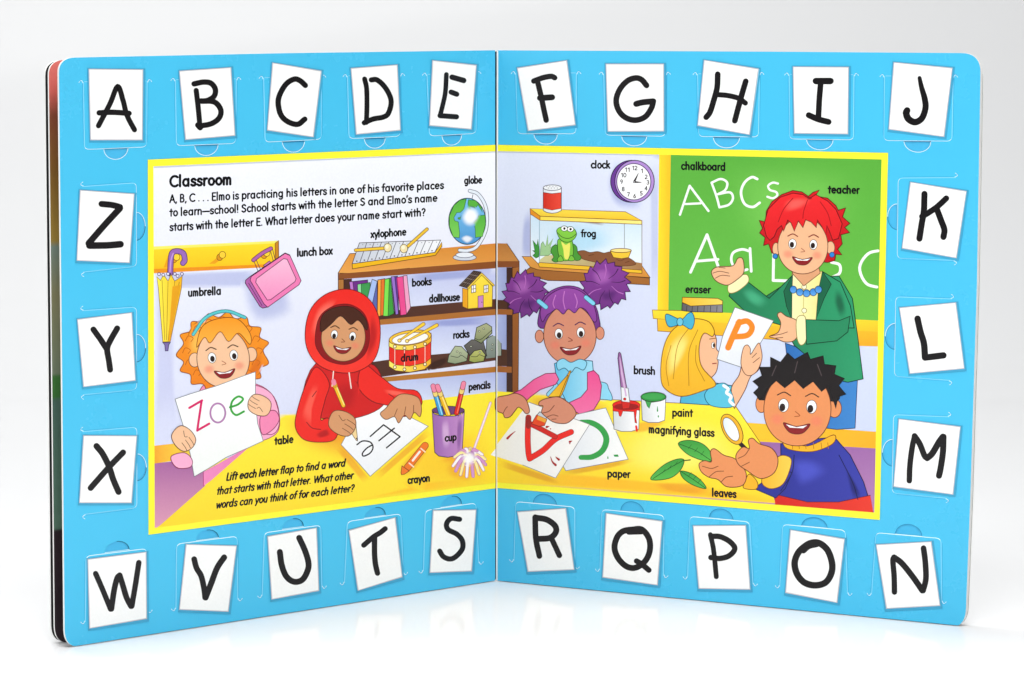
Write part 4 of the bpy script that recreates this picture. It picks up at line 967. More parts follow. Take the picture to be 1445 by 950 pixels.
def tank(p):
    p.frame(*z7)
    p.air([(240, 560), (310, 520), (330, 900), (230, 900)], '#a9b2de', .8, .6)
    p.frame(*z8)     # wall shelf under the tank
    p.fill([(225, 95), (300, 40), (1240, 125), (1240, 180), (680, 150), (440, 145)], '#a5672c', ink='#2c1408', lw=.9)
    p.fill([(235, -45), (1140, -30), (1245, 122), (360, 60), (300, 40)], '#e5a24a', '#d88f38', 'v', ink='#2c1408', lw=.8)
    p.frame(*z7)
    p.fill([(300, 540), (378, 590), (1180, 620), (1180, 1000), (372, 945), (300, 870)], '#cfe6f6', '#f4fbff', 'v', ink='#7a4a1c', lw=.8)
    p.air([(420, 640), (900, 620), (1000, 800), (640, 900), (420, 840)], '#aadcf4', .75, .7)
    p.fill([(372, 905), (420, 870), (700, 850), (1180, 930), (1180, 1000), (372, 945)], '#d5cf94', '#a8784a', 'h')
    p.fill([(670, 845), (720, 830), (770, 845), (830, 838), (880, 850), (930, 842), (1000, 870), (1080, 890), (1130, 940), (980, 950), (720, 900)], '#8a5634', smooth=True, ink='#5d351c', lw=.8)
    for q in ([(980, 900), (1010, 912), (1040, 900)], [(1050, 925), (1080, 915)], [(760, 870), (800, 862)]): p.line(q, '#5d351c', .8)
    p.fill([(930, 835), (1095, 835), (1075, 885), (1020, 895), (955, 885)], '#f4c938', ink='#6b3512', lw=.9); p.ell(1015, 830, 82, 16, '#fbe489', ink='#6b3512', lw=.9)
    p.line([(1042, 615), (1042, 815)], '#8a8e92', .8); p.line([(372, 600), (372, 935)], '#8ab0c4', .9)
    p.fill([(320, 870), (340, 850), (318, 830), (336, 832), (320, 750), (352, 790), (360, 740), (372, 830), (366, 880), (345, 890)], '#3f9a3a', ink='#1f4a1c', lw=.7)
    p.fill([(375, 870), (385, 780), (400, 760), (420, 800), (438, 705), (440, 790), (480, 735), (455, 810), (505, 775), (470, 850), (440, 870)], '#a4cf94', ink='#5d8a54', lw=.7)
    p.fill([(362, 935), (372, 925), (1180, 985), (1180, 1010), (372, 960)], '#f4c22e', ink='#6b3512', lw=.8)
    p.fill([(298, 500), (1050, 525), (1180, 595), (378, 560)], '#ffe24c', '#f7c62c', 'v', ink='#8a4a1c', lw=.9)
    p.fill([(298, 500), (378, 560), (376, 592), (300, 542)], '#e8941e', ink='#8a4a1c', lw=.9); p.fill([(378, 560), (1180, 594), (1180, 624), (376, 592)], '#ffe24c', '#fff08a', 'h', ink='#8a4a1c', lw=.9)
motif('R', 'printed_terrarium', panelR, None, tank)

def tin(p):
    p.frame(*z7)
    p.fill([(402, 335), (545, 335), (545, 515), (510, 532), (470, 537), (430, 530), (402, 515)], '#dfe4ea', '#fdfdfd', 'h', ink='#4a4a55', lw=.9)
    p.fill([(402, 372), (470, 382), (543, 374), (543, 498), (470, 512), (402, 496)], '#d42a1a', '#f24a36', 'h', ink='#5d1a12', lw=.7)
    p.ell(473, 335, 71, 22, '#f4f6f8', ink='#4a4a55', lw=.9)
    for i in range(8): p.ell(430+i*12, 330+(8 if i % 2 else -3), 3, 3, '#4a4a55')
motif('R', 'printed_food_tin', panelR, None, tin)

def frog(p):
    p.frame(*z7); G1, G2, GO = '#7cc83e', '#4a9c34', '#1f4a1c'
    p.fill([(520, 790), (480, 795), (462, 840), (485, 880), (470, 905), (500, 922), (530, 905), (540, 840)], G2, smooth=True, ink=GO, lw=.9)
    p.fill([(630, 780), (665, 800), (675, 850), (700, 880), (690, 905), (650, 905), (625, 860)], G2, smooth=True, ink=GO, lw=.9)
    p.fill([(525, 740), (515, 800), (525, 870), (545, 905), (580, 912), (620, 900), (640, 850), (636, 790), (620, 745)], G1, smooth=True, ink=GO, lw=.9)
    p.fill([(545, 760), (560, 820), (570, 890), (600, 895), (612, 830), (612, 770), (580, 785)], '#f2ee6a', smooth=True)
    p.fill([(540, 870), (560, 900), (555, 915), (520, 915), (515, 895)], G1, smooth=True, ink=GO, lw=.8); p.fill([(625, 868), (650, 895), (640, 910), (605, 910), (605, 890)], G1, smooth=True, ink=GO, lw=.8)
    p.fill([(508, 680), (530, 650), (580, 645), (640, 655), (665, 700), (640, 745), (590, 765), (540, 745)], '#8ed64a', G1, 'v', smooth=True, ink=GO, lw=.9)
    p.line([(515, 690), (545, 720), (590, 735), (630, 725), (660, 700)], GO, .9)
    for x, y in ((568, 657), (617, 662)): p.ell(x, y, 26, 21, '#ffffff', ink=GO, lw=.8); p.ell(x+1, y, 9, 10, INKK)
motif('R', 'printed_frog', panelR, None, frog)

def eraser(p):
    p.frame(*z10)
    p.fill([(244, 862), (290, 880), (465, 872), (465, 915), (300, 912), (242, 905)], '#5d5a5e', '#8a888c', 'h', ink=INKK, lw=.9)
    for x in (270, 300, 330, 365, 400, 435): p.line([(x, 880), (x-2, 910)], '#2c2a2e', .8)
    p.fill([(245, 832), (440, 838), (466, 852), (465, 872), (290, 880), (244, 860)], '#f2b92a', '#fbd860', 'h', ink='#5d3a12', lw=.9)
motif('R', 'printed_eraser', panelR, None, eraser)

def teacher(p):
    p.frame(*z10); GJ, GJ2, GO = '#1f7a52', '#2c9a68', '#0c2c1e'
    SKT = '#f0b98e'
    p.frame(*z11)   # skirt and coat
    p.fill([(660, 140), (985, 250), (972, 520), (890, 526), (700, 500)], '#2c6cb4', '#3f86cc', 'h', ink='#122a4a', lw=1)
    p.fill([(560, -60), (700, -150), (900, -160), (960, -60), (985, 120), (1008, 300), (940, 315), (870, 300), (760, 200), (700, 150), (640, 40)], GJ, GJ2, 'h', smooth=False, ink=GO, lw=1.2)
    p.frame(*z10)
    p.fill([(600, 745), (720, 838), (850, 710), (1010, 690), (1110, 750), (1165, 880), (1185, 1000), (840, 1000), (700, 960), (600, 920), (500, 825), (510, 800)], GJ, GJ2, 'h', ink=GO, lw=1.2)
    p.air([(560, 790), (620, 775), (720, 850), (680, 900), (600, 860)], '#4cb888', .7, .8); p.air([(1080, 780), (1120, 800), (1150, 920), (1110, 960), (1070, 860)], '#115038', .8, .8)
    p.fill([(845, 700), (1010, 690), (985, 900), (960, 1060), (850, 1060), (840, 900)], '#fbf2b8', '#f4e68e', 'h', ink='#8a7a2c', lw=.9)
    p.line([(910, 760), (905, 1050)], '#c9b85c', .9)
    for y in (775, 905): p.ell(912, y, 13, 13, '#fdf6d0', ink='#8a7a2c', lw=.8)
    p.fill([(850, 705), (800, 800), (815, 880), (845, 960), (845, 800)], '#176444', ink=GO, lw=1); p.fill([(1012, 690), (1060, 760), (1020, 840), (975, 960), (990, 790)], '#176444', ink=GO, lw=1)
    p.fill([(500, 760), (560, 715), (600, 710), (605, 750), (545, 800), (500, 806)], '#fbf2b8', smooth=True, ink='#8a7a2c', lw=.9)
    # open hand
    p.fill([(405, 690), (440, 665), (520, 660), (548, 620), (572, 618), (582, 650), (580, 700), (545, 735), (495, 765), (450, 755), (418, 730)], SKT, smooth=True, ink=SKO, lw=1.1)
    for a in ([(412, 700), (450, 690), (500, 700)], [(425, 728), (460, 712), (505, 716)], [(445, 668), (480, 672)]): p.line(a, SKO, .9)
    # head
    p.fill([(830, 640), (985, 640), (1000, 700), (910, 770), (850, 705)], '#dfa276', ink=SKO, lw=.9)
    p.fill([(735, 590), (718, 540), (690, 548), (698, 505), (668, 480), (684, 455), (666, 412), (700, 420), (705, 360), (735, 310), (790, 270), (850, 248), (900, 256), (935, 280), (960, 258), (994, 246), (972, 278), (1040, 290), (1085, 330), (1098, 356), (1138, 344), (1122, 392), (1162, 428), (1134, 450), (1160, 478), (1112, 490), (1120, 540), (1095, 570), (1118, 600), (1085, 596), (1080, 630), (1040, 642), (900, 620)], '#d81c22', '#c4141c', 'v', smooth=False, ink='#5d0a10', lw=1.2)
    p.frame(0, 0, 1)
    hx, hy = 900+905/3.878, 205+545/3.878
    p.ell(hx-38, hy+6, 5, 9, SKT, ink=SKO, lw=.9); p.ell(hx+39, hy+4, 6, 9, SKT, ink=SKO, lw=.9)
    face(p, hx, hy, 41, SKT, '#b4684a', .04, look=(-.4, .2), brow='#7a1a14')
    p.ell(hx-39, hy+16, 3.4, 3.6, '#2f7fd0', ink='#122a4a', lw=.8); p.ell(hx+41, hy+14, 3.6, 3.8, '#2f7fd0', ink='#122a4a', lw=.8)
    p.frame(*z10)
    p.fill([(748, 500), (725, 520), (706, 500), (690, 440), (715, 350), (780, 285), (850, 262), (905, 270), (940, 292), (975, 270), (1040, 305), (1085, 350), (1120, 430), (1100, 510), (1068, 520), (1050, 470), (1036, 440), (1030, 490), (1008, 445), (985, 410), (978, 450), (950, 420), (920, 408), (905, 450), (880, 415), (858, 470), (840, 425), (822, 410), (800, 470), (788, 440), (765, 460)], '#ee2a2e', '#dd1c22', 'v', smooth=False, ink='#5d0a10', lw=1.1)
    p.air([(800, 305), (880, 280), (960, 295), (900, 350), (800, 370)], '#ff6a60', .75, .8)
    for a in ([(850, 290), (800, 350), (770, 420)], [(930, 300), (910, 360), (905, 400)], [(1000, 310), (1040, 370), (1060, 440)]): p.line(a, '#a81018', 1.2)
    for i, x in enumerate((852, 888, 925, 962, 990)): p.ell(x, 790+(14 if i in (1, 3) else 20 if i == 2 else 0), 19, 20, '#2f7fd0', '#63a8ea', 'v', ink='#122a4a', lw=.9)
motif('R', 'printed_teacher', panelR, 'red-haired teacher in a green jacket and blue beads', teacher)

def table_right(p):
    p.fill([(700, 552), (864, 564), (960, 569), (1039, 574), (1072, 623), (1112, 690), (1100, 740), (700, 700)], '#ffee3c', '#ffd62c', 'v', ink='#8a5a1c', lw=.9)
    p.air([(740, 555), (860, 566), (850, 600), (750, 600)], '#e89a24', .9, .6)
    p.air([(700, 660), (1090, 700), (1090, 730), (700, 700)], '#ffb924', .8, .6)
    p.air([(880, 600), (1010, 590), (1060, 650), (960, 680), (860, 660)], '#fff678', .7, .7)
motif('R', 'printed_table', panelR, None, table_right)

def child_c(p):       # plum hair in two buns, painting
    SKC, HC, HO = '#d98f72', '#8a3f9a', '#3a1448'
    p.frame(*z9)
    p.fill([(450, 170), (480, 90), (520, 60), (860, 50), (920, 110), (945, 190), (860, 188)], '#8fd8f2', smooth=True, ink='#1f5a7a', lw=1)
    p.frame(*z8)
    p.fill([(490, 800), (560, 770), (700, 770), (790, 780), (800, 900), (760, 1110), (590, 1110), (510, 950)], '#5fc2ea', '#a6e2f7', 'h', smooth=False, ink='#1f5a7a', lw=1.1)
    p.frame(*z9)      # pink sleeves
    p.fill([(525, 30), (500, -20), (420, -15), (330, 30), (230, 110), (150, 145), (180, 230), (240, 230), (300, 170), (380, 110), (500, 70)], '#ee4f92', '#f574aa', 'h', ink='#7a1a48', lw=1.1)
    p.fill([(750, -25), (800, -40), (840, 0), (862, 80), (850, 190), (800, 270), (690, 305), (600, 250), (610, 212), (700, 170), (750, 110)], '#ee4f92', '#f574aa', 'v', ink='#7a1a48', lw=1.1)
    p.frame(*z8)
    for cx, cy, r, ry in ((262, 250, 178, 185), (895, 175, 195, 195)):
        pts = []
        for i in range(34):
            t = (i+(.55 if i % 2 else 0))/34*2*math.pi; k = (1+.05*math.sin(i*2.3)) if i % 2 else .84+.03*math.sin(i*1.7)
            pts.append((cx+r*k*math.cos(t), cy+ry*k*math.sin(t)))
        p.fill(pts, HC, '#6f2f82', 'v', smooth=False, ink=HO, lw=1.1)
        p.air([(cx-.6*r, cy-.5*r), (cx+.1*r, cy-.7*r), (cx+.3*r, cy-.1*r), (cx-.4*r, cy+.1*r)], '#b266bc', .8, .8); p.air([(cx-.3*r, cy+.3*r), (cx+.6*r, cy+.2*r), (cx+.3*r, cy+.7*r), (cx-.2*r, cy+.65*r)], '#53206a', .8, .8)
        for i in range(9):
            t = i/9*2*math.pi+.3; p.line([(cx+.25*r*math.cos(t), cy+.25*r*math.sin(t)), (cx+.55*r*math.cos(t+.25), cy+.55*r*math.sin(t+.25)), (cx+.8*r*math.cos(t+.2), cy+.8*r*math.sin(t+.2))], '#c070c4' if i % 3 == 0 else HO, [.6, 1.4])
    p.fill([(380, 520), (370, 400), (420, 260), (560, 190), (700, 210), (800, 320), (840, 430), (830, 540), (600, 500)], HC, '#6f2f82', 'v', smooth=True, ink=HO, lw=1.1)
    p.frame(0, 0, 1)
    p.ell(695+372/5.588, 370+585/5.588, 6, 9, SKC, ink=SKO, lw=.9); p.ell(695+850/5.588, 370+560/5.588, 6, 9, SKC, ink=SKO, lw=.9)
    face(p, 804.5, 471, 43, SKC, '#8a4030', -.06, look=(.2, .5), brow='#4a1c50')
    p.frame(*z8)
    p.fill([(395, 470), (380, 380), (440, 270), (560, 205), (690, 225), (790, 320), (825, 440), (800, 470), (740, 380), (690, 360), (650, 400), (600, 370), (560, 410), (510, 370), (460, 400), (430, 420)], '#9a4aa8', HC, 'v', smooth=True, ink=HO, lw=1)
    for a in ([(500, 260), (480, 320), (490, 360)], [(570, 230), (560, 300), (575, 370)], [(650, 250), (670, 310), (660, 360)]): p.line(a, '#c878c8', 1.3)
    for x, y in ((398, 330), (770, 300)):
        p.line([(x-30, y-22), (x+26, y+24)], '#1f5a7a', 7); p.line([(x-30, y-22), (x+26, y+24)], '#7fd4f0', 5.4)
    p.fill([(510, 790), (560, 760), (620, 790), (690, 765), (745, 790), (720, 850), (660, 830), (620, 870), (570, 835), (520, 850)], '#8fd8f2', smooth=True, ink='#1f5a7a', lw=1)
motif('R', 'printed_child', panelR, 'child with plum hair buns and blue dress painting', child_c)

def art_papers(p):
    p.frame(*z9)
    p.air([(560, 740), (1070, 650), (1080, 700), (600, 790)], '#e09a24', .7, .5); p.air([(20, 650), (500, 810), (500, 860), (60, 720)], '#e09a24', .7, .5)
    p.fill([(560, 330), (895, 255), (1072, 660), (580, 750), (545, 690)], '#e6ebf2', '#fbfbf8', 'h', ink='#7a8088', lw=.9)
    p.line([(700, 368), (780, 372), (860, 420), (900, 500), (870, 590), (790, 640), (700, 645)], '#35a24a', [7, 8, 8.6, 8, 7])
    p.fill([(955, 625), (990, 622), (998, 640), (965, 640)], '#35a24a'); p.fill([(905, 655), (912, 630), (918, 655)], '#35a24a')
    p.fill([(-20, 620), (290, 210), (768, 385), (500, 808), (240, 705)], '#eff0ee', '#fdfbf8', 'h', ink='#8a8c90', lw=.9)
    C1_, C2_ = '#f0281e', '#9c1f1c'
    for wd, cc in ((8.4, '#7a1410'), (7.2, C1_)):
        p.line([(285, 330), (280, 480), (285, 600), (295, 655)], cc, wd); p.line([(295, 655), (400, 590), (500, 500), (622, 445)], cc, wd)
    p.line([(290, 375), (380, 420), (495, 480)], '#7a1410', 7.6); p.line([(290, 375), (380, 420), (495, 480)], '#d4241c', 6.4); p.line([(284, 332), (286, 400)], C2_, 7)
    for q in ([(120, 495), (150, 465), (182, 440)], [(500, 705), (475, 680), (460, 640)], [(525, 662), (510, 650), (500, 640)], [(430, 405), (450, 400)], [(612, 522), (630, 515)]): p.line(q, '#a81f24', [3.4, .8])
    for q in ((460, 420), (612, 536)): p.ell(*q, 5, 5, '#a81f24')
motif('R', 'printed_painted_papers', panelR, 'two sheets painted with a red A and a green C', art_papers)

def brush_hands(p):
    SKC = '#d98f72'
    p.frame(*z8); p.fill([(612, 855), (622, 858), (565, 1010), (540, 1060), (490, 1060)], '#fbd030', '#e8a41e', 'h', ink='#5d3a12', lw=.9)
    p.frame(*z9)
    p.fill([(590, 0), (600, 0), (530, 165), (440, 168)], '#fbd030', '#e8a41e', 'h', ink='#5d3a12', lw=.9)
    p.fill([(375, 285), (430, 315), (425, 345), (345, 320)], '#cfd6dc', ink=INKK, lw=.8); p.fill([(350, 310), (432, 345), (412, 395), (370, 400), (310, 380)], '#e8481e', ink='#7a1410', lw=.9); p.fill([(362, 315), (430, 345), (418, 372), (350, 345)], '#f0a83a')
motif('R', 'printed_brush', panelR, 'yellow brush loaded with red paint', brush_hands)
def hand_1(p):
    p.frame(*z9); SKC = '#d98f72'
    p.fill([(375, 205), (430, 180), (520, 168), (590, 205), (640, 250), (660, 310), (600, 370), (540, 378), (480, 365), (430, 330), (390, 290), (400, 240), (370, 235)], SKC, smooth=True, ink=SKO, lw=1.1)
    for a in ([(400, 295), (450, 280), (490, 235)], [(435, 325), (480, 310), (520, 320)], [(470, 345), (505, 342)]): p.line(a, SKO, .9)
motif('R', 'printed_hand', panelR, 'hand holding the yellow brush', hand_1)
def hand_2(p):
    p.frame(*z9); SKC = '#d98f72'
    p.fill([(45, 170), (120, 155), (190, 140), (260, 180), (290, 250), (292, 290), (265, 300), (235, 265), (205, 250), (175, 285), (140, 325), (100, 330), (85, 300), (50, 285), (20, 250), (22, 200)], SKC, smooth=True, ink=SKO, lw=1.1)
    for a in ([(85, 300), (105, 262), (120, 245)], [(30, 205), (75, 210)], [(32, 245), (80, 240)]): p.line(a, SKO, .9)
motif('R', 'printed_hand', panelR, 'hand steadying the red-painted sheet', hand_2)
# the fingertip that reaches over the gutter on to the left page
motif('L', 'printed_fingertips', panelL, None, lambda p: p.frame(*z6).fill([(1340, 175), (1300, 150), (1275, 190), (1278, 270), (1300, 300), (1340, 310)], '#d98f72', smooth=True, ink=SKO, lw=1))
motif('L', 'printed_paper_corner', panelL, None, lambda p: p.frame(*z6).fill([(1240, 625), (1330, 510), (1330, 660)], '#f2f2f0', ink='#8a8c90', lw=.8))

def paint_pots(p):
    p.frame(*z9)
    p.air([(940, 420), (1180, 360), (1380, 350), (1340, 400), (1150, 460)], '#f0a52a', .7, .5)
    for x0, x1, yt, yb, c1, c2 in ((1175, 1368, 170, 370, '#2f9440', '#1f6a2c'), (952, 1163, 235, 440, '#e8251c', '#9c1410')):
        m = (x0+x1)/2
        p.fill([(x0, yt), (x1, yt), (x1-8, yb-18), (m+40, yb), (m-40, yb), (x0+8, yb-18)], '#d5dadf', '#ffffff', 'h', ink='#5d6066', lw=.9)
        if c1 == '#e8251c': p.fill([(x0, yt-5), (x1, yt-5), (x1, 275), (1140, 270), (1132, 330), (1140, 375), (1126, 370), (1118, 285), (1030, 280), (1015, 322), (1002, 318), (995, 285), (x0, 278)], c1, ink=c2, lw=.8)
        else: p.fill([(x0+20, 185), (x1-10, 185), (1300, 205), (1252, 212), (1238, 258), (1222, 240), (1210, 205)], '#3fa64e', ink=c2, lw=.7)
        p.ell(m, yt-2, (x1-x0)/2+3, 38, c1, ink=INKK if c1 != '#e8251c' else c2, lw=1)
        p.ell(m, yt+(8 if c1 == '#e8251c' else -4), (x1-x0)/2-10, 24, c2 if c1 == '#e8251c' else '#3fa64e')
    p.line([(1135, 400), (1140, 435)], '#e8251c', 3); p.line([(1303, 245), (1303, 280)], '#2f9440', [.8, 2]); p.ell(1310, 322, 5, 9, '#2f9440')
motif('R', 'printed_paint_pots', panelR, 'two white pots of red and green paint', paint_pots)
def paint_brush(p):
    p.frame(*z8); p.fill([(995, 715), (1005, 710), (1015, 725), (1055, 960), (1082, 1070), (1075, 1060), (1020, 1060), (1005, 900), (990, 760)], '#8a4f92', '#c79ac8', 'h', ink='#2c1434', lw=.9)
    p.frame(*z9); p.fill([(1015, 90), (1072, 100), (1085, 215), (1060, 225), (1020, 200)], '#eef0f4', ink='#5d6066', lw=.8); p.ell(1045, 185, 10, 9, '#e8251c', ink='#7a1410', lw=.7); p.fill([(1020, 205), (1088, 212), (1082, 255), (1030, 262)], '#d4241c', ink='#9c1410', lw=.7)
    p.frame(*z8); p.fill([(1002, 740), (1010, 760), (1062, 1055), (1050, 1058), (1015, 880)], '#d9b4dc')
motif('R', 'printed_paintbrush', panelR, None, paint_brush)

def child_d(p):       # blond child with a blue bow, back turned
    p.frame(*z11)
    p.fill([(190, 408), (200, 340), (300, 310), (420, 330), (432, 424)], '#49b0d0', '#5cc2dc', 'h', smooth=False, ink='#12495d', lw=1.1)
    p.fill([(430, 424), (420, 340), (455, 280), (470, 200), (480, 160), (500, 150), (512, 180), (540, 140), (555, 200), (540, 260), (505, 290), (480, 350), (440, 420)], '#f4bb92', smooth=True, ink=SKO, lw=1.1)
    p.fill([(300, 370), (340, 330), (400, 325), (430, 420), (330, 420)], '#5cc2dc', smooth=True, ink='#12495d', lw=1)
    p.line([(385, 330), (405, 345), (398, 362), (418, 378), (412, 398), (428, 415)], '#8ac8d8', 5.2); p.line([(385, 330), (405, 345), (398, 362), (418, 378), (412, 398), (428, 415)], '#fbfdfd', 4)
    # cheek, nose and chin turned away to the right
    p.fill([(280, 110), (330, 85), (352, 120), (352, 165), (372, 188), (358, 205), (360, 230), (348, 275), (310, 300), (270, 260)], '#f4bb92', smooth=True, ink=SKO, lw=1.1)
    p.ell(338, 150, 8, 14, '#ffffff', ink=SKO, lw=.7); p.ell(341, 150, 4.5, 9, '#2a1a16'); p.line([(322, 122), (350, 118)], '#a86a1c', 1.4); p.line([(335, 232), (352, 230)], '#8c1f24', 1.4)
    p.fill([(105, 300), (112, 180), (150, 90), (230, 35), (310, 40), (342, 80), (335, 110), (300, 95), (280, 130), (275, 190), (290, 250), (350, 322), (300, 350), (200, 378), (130, 350)], '#f8c830', '#f0b224', 'v', smooth=True, ink='#8a5a10', lw=1.2)
    p.air([(130, 160), (200, 80), (240, 120), (180, 260), (130, 300)], '#fff08a', .8, .7)
    for a in ([(240, 60), (180, 150), (160, 300)], [(270, 80), (230, 180), (230, 330)], [(150, 150), (128, 240), (140, 330)], [(262, 150), (262, 230), (300, 310)]): p.line(a, '#b47a14', 1)
    p.fill([(190, 35), (130, 10), (128, 45), (145, 68), (185, 58), (205, 60), (240, 78), (255, 40), (245, 5), (225, 8), (205, 30)], '#49b0d0', smooth=True, ink='#12495d', lw=1); p.ell(190, 45, 14, 18, '#6cc6de', ink='#12495d', lw=.9)
motif('R', 'printed_child', panelR, 'blond child with a blue bow seen from behind', child_d)
def p_paper(p):
    p.frame(*z11)
    p.fill([(435, -20), (608, 40), (520, 190), (470, 250), (355, 212), (380, 110)], '#f6f7f6', '#e4e8ee', 'v', ink='#6a7078', lw=.9)
    p.line([(405, 160), (430, 100), (455, 45)], '#f08a24', 8.6); p.line([(450, 50), (490, 42), (512, 70), (490, 105), (425, 112)], '#f08a24', 8)
motif('R', 'printed_letter_paper', panelR, 'white paper painted with an orange P', p_paper)
def hand_3(p):
    p.frame(*z11)
    p.fill([(462, 230), (472, 165), (490, 148), (504, 165), (506, 190), (540, 140), (552, 165), (556, 210), (536, 262), (505, 285), (478, 275)], '#f4bb92', smooth=True, ink=SKO, lw=1)
    for a in ([(512, 205), (532, 185)], [(516, 228), (545, 205)]): p.line(a, SKO, .9)
motif('R', 'printed_hand', panelR, 'blond child\'s hand holding up the paper with the P', hand_3)
def hand_4(p):
    p.frame(*z11)
    p.fill([(590, 110), (628, 92), (640, 50), (625, 15), (640, 2), (665, 20), (712, 40), (722, 90), (700, 128), (660, 135), (620, 120)], '#f0b98e', smooth=True, ink=SKO, lw=1.1)
    for a in ([(596, 108), (640, 100), (670, 90)], [(612, 118), (650, 115)]): p.line(a, SKO, .9)
    p.fill([(712, 30), (745, 18), (755, 60), (752, 130), (728, 148), (712, 110)], '#fbf2b8', smooth=True, ink='#8a7a2c', lw=.9)
    p.fill([(752, 35), (900, 40), (950, 20), (940, 90), (890, 130), (755, 145)], '#26885c', ink='#0c2c1e', lw=1.1)
motif('R', 'printed_hand', panelR, 'teacher\'s hand beside the paper with the P', hand_4)

def child_e(p):       # black hair, navy jumper, holding the magnifying glass
    SKE, NV, NO = '#e8935c', '#2c3192', '#10123c'
    p.frame(*z11)
    p.fill([(640, 590), (780, 570), (880, 560), (950, 640), (1010, 760), (1052, 895), (960, 890), (618, 862), (600, 800), (640, 700)], NV, '#3a40a8', 'h', smooth=False, ink=NO, lw=1.2)
    p.air([(680, 650), (800, 650), (860, 720), (740, 790), (690, 740)], '#525ad0', .7, .8); p.air([(925, 690), (975, 760), (1005, 840), (960, 835)], '#191c66', .8, .7)
    p.fill([(612, 815), (760, 850), (900, 850), (1040, 820), (1054, 900), (960, 900), (615, 870)], '#d4231c', '#e83a2a', 'h', ink='#5d0a10', lw=1)
    p.fill([(520, 790), (560, 760), (640, 690), (690, 720), (660, 790), (618, 832)], NV, smooth=False, ink=NO, lw=1.1)
    p.line([(700, 640), (690, 720), (640, 800)], NO, 1.1); p.line([(900, 640), (960, 760), (985, 840)], NO, 1.1)
    p.fill([(655, 570), (760, 600), (875, 550), (872, 590), (780, 625), (670, 612)], '#f6b428', smooth=True, ink='#6b3512', lw=1)
    for x in (690, 720, 750, 785, 820, 850): p.line([(x, 585), (x+3, 612)], '#a86a14', .9)
    p.frame(0, 0, 1)
    hx, hy = 900+715/3.167, 440+425/3.167
    p.ell(hx-51, hy-4, 8, 12, SKE, ink=SKO, lw=1); p.ell(hx+52, hy+2, 10, 13, SKE, ink=SKO, lw=1)
    p.fill([(hx-54, hy-10), (hx-48, hy-44), (hx-20, hy-62), (hx+20, hy-62), (hx+50, hy-40), (hx+56, hy-8), (hx, hy-20)], '#1c1718', smooth=True, ink='#0a0808', lw=1)
    face(p, hx, hy, 55, SKE, '#a8542c', .05, look=(-.6, .5), brow='#1c1718')
    K = [(-52, -10), (-62, -20), (-54, -28), (-63, -36), (-50, -44), (-54, -56), (-38, -56), (-38, -70), (-24, -63), (-14, -76), (-4, -67), (14, -77), (18, -67), (36, -72), (38, -60), (54, -58), (52, -46), (66, -40), (58, -30), (68, -18), (57, -14), (54, 2), (44, -30), (34, -22), (22, -36), (8, -26), (-4, -38), (-18, -27), (-30, -37), (-42, -26)]
    p.fill([(hx+x, hy+y) for x, y in K], '#1c1718', smooth=False, ink='#0a0808', lw=1)
    for a in ([(-30, -58), (-36, -44)], [(0, -64), (-4, -48)], [(28, -60), (34, -44)]): p.line([(hx+x, hy+y) for x, y in a], '#54484a', 1.2)
motif('R', 'printed_child', panelR, 'black-haired child in a navy jumper', child_e)
def leaves(p):
    p.frame(*z11)
    p.air([(70, 760), (320, 770), (300, 820), (110, 800)], '#e89a24', .7, .5)
    L1, L2, LO = '#3a9a3c', '#58ba4e', '#144a1c'
    for q, mid in (([(58, 748), (110, 690), (170, 660), (208, 662), (190, 710), (140, 745)], [(70, 745), (140, 700), (205, 664)]), ([(192, 712), (240, 722), (285, 755), (306, 790), (250, 775), (205, 745)], [(195, 714), (250, 750), (302, 787)]), ([(182, 588), (230, 574), (290, 590), (328, 630), (326, 668), (270, 658), (215, 630)], [(185, 590), (260, 620), (325, 662)])):
        p.fill(q, L1, L2, 'v', smooth=True, ink=LO, lw=1); p.line(mid, LO, .9)
        for t in (.3, .5, .7): x = mid[0][0]+(mid[-1][0]-mid[0][0])*t; y = mid[0][1]+(mid[-1][1]-mid[0][1])*t; p.line([(x, y), (x+14, y-18)], LO, .6)
    p.line([(205, 665), (236, 662)], LO, 1.6)
motif('R', 'printed_leaves', panelR, None, leaves)
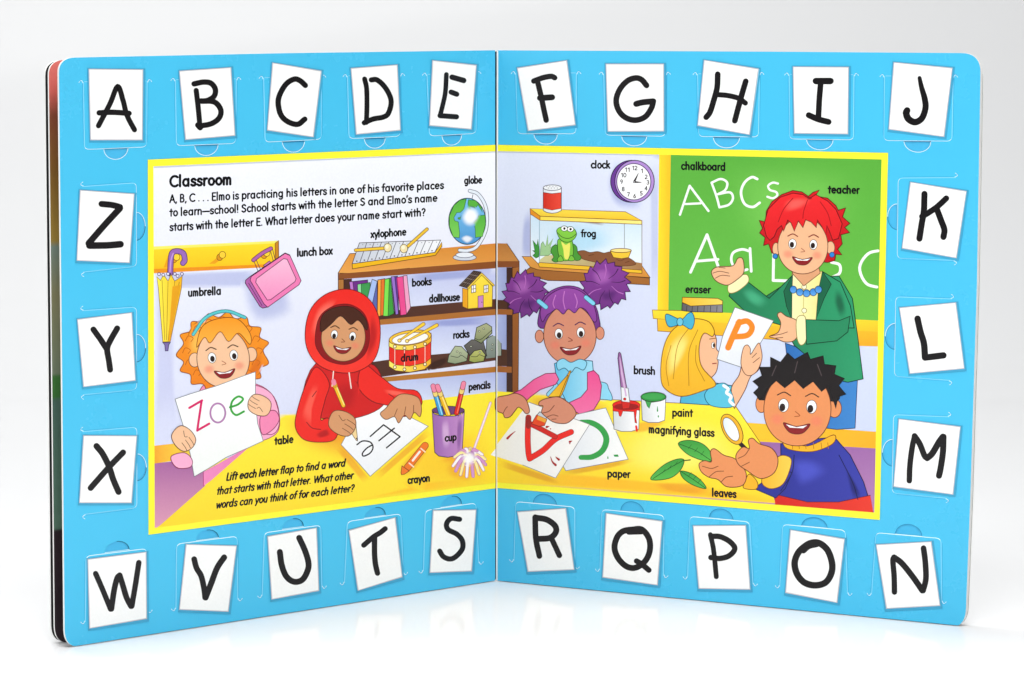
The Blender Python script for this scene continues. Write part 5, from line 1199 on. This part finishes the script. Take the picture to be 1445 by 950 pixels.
def hands_e(p):
    SKE = '#e8935c'
    p.frame(*z11)
    p.fill([(555, 750), (625, 650), (680, 650), (685, 690), (650, 770), (590, 790)], '#f6b428', '#fbd050', 'h', smooth=True, ink='#6b3512', lw=1); p.fill([(480, 760), (500, 725), (535, 760), (530, 792), (475, 788)], '#f6b428', smooth=True, ink='#6b3512', lw=1)
    p.fill([(275, 680), (300, 665), (330, 670), (326, 625), (345, 612), (385, 640), (440, 660), (485, 720), (470, 775), (400, 782), (360, 750), (320, 740), (285, 715)], SKE, smooth=True, ink=SKO, lw=1.1)
    for a in ([(290, 690), (330, 700), (360, 690)], [(320, 738), (350, 715), (385, 712)], [(372, 762), (395, 740), (425, 735)]): p.line(a, SKO, .9)
    p.line([(455, 585), (490, 620)], INKK, 6)
    p.ell(422, 525, 40, 74, '#f2b428', rot=-.5, ink='#5d3a12', lw=1); p.ell(418, 525, 27, 58, '#dfeaf4', '#ffffff', 'h', rot=-.5, ink='#5d3a12', lw=.9)
    p.fill([(440, 640), (470, 605), (500, 610), (495, 575), (515, 565), (545, 590), (600, 610), (628, 660), (610, 720), (550, 745), (490, 710), (450, 680)], SKE, smooth=True, ink=SKO, lw=1.1)
    for a in ([(450, 655), (480, 640), (500, 612)], [(465, 690), (500, 672)]): p.line(a, SKO, .9)
motif('R', 'printed_magnifying_glass', panelR, 'gold magnifying glass held in two hands', hands_e)

for s_, F, a, b, sz in (('clock', z7, (777, 180), (925, 181), 9.8), ('frog', z7, (700, 721), (818, 723), 9.2), ('brush', z8, (1115, 879), (1282, 886), 10), ('magnifying glass', z11, (50, 540), (342, 557), 10.2),
 ('paint', z11, (155, 466), (245, 468), 10), ('paper', z9, (908, 799), (1085, 804), 9.8), ('leaves', z11, (333, 823), (440, 830), 10.2), ('chalkboard', z10, (238, 132), (480, 138), 10), ('teacher', z10, (1043, 261), (1212, 264), 10), ('eraser', z10, (262, 806), (398, 809), 9.6)):
    cap_('R', panelR, 'caption', s_, a, b, sz, F=F)
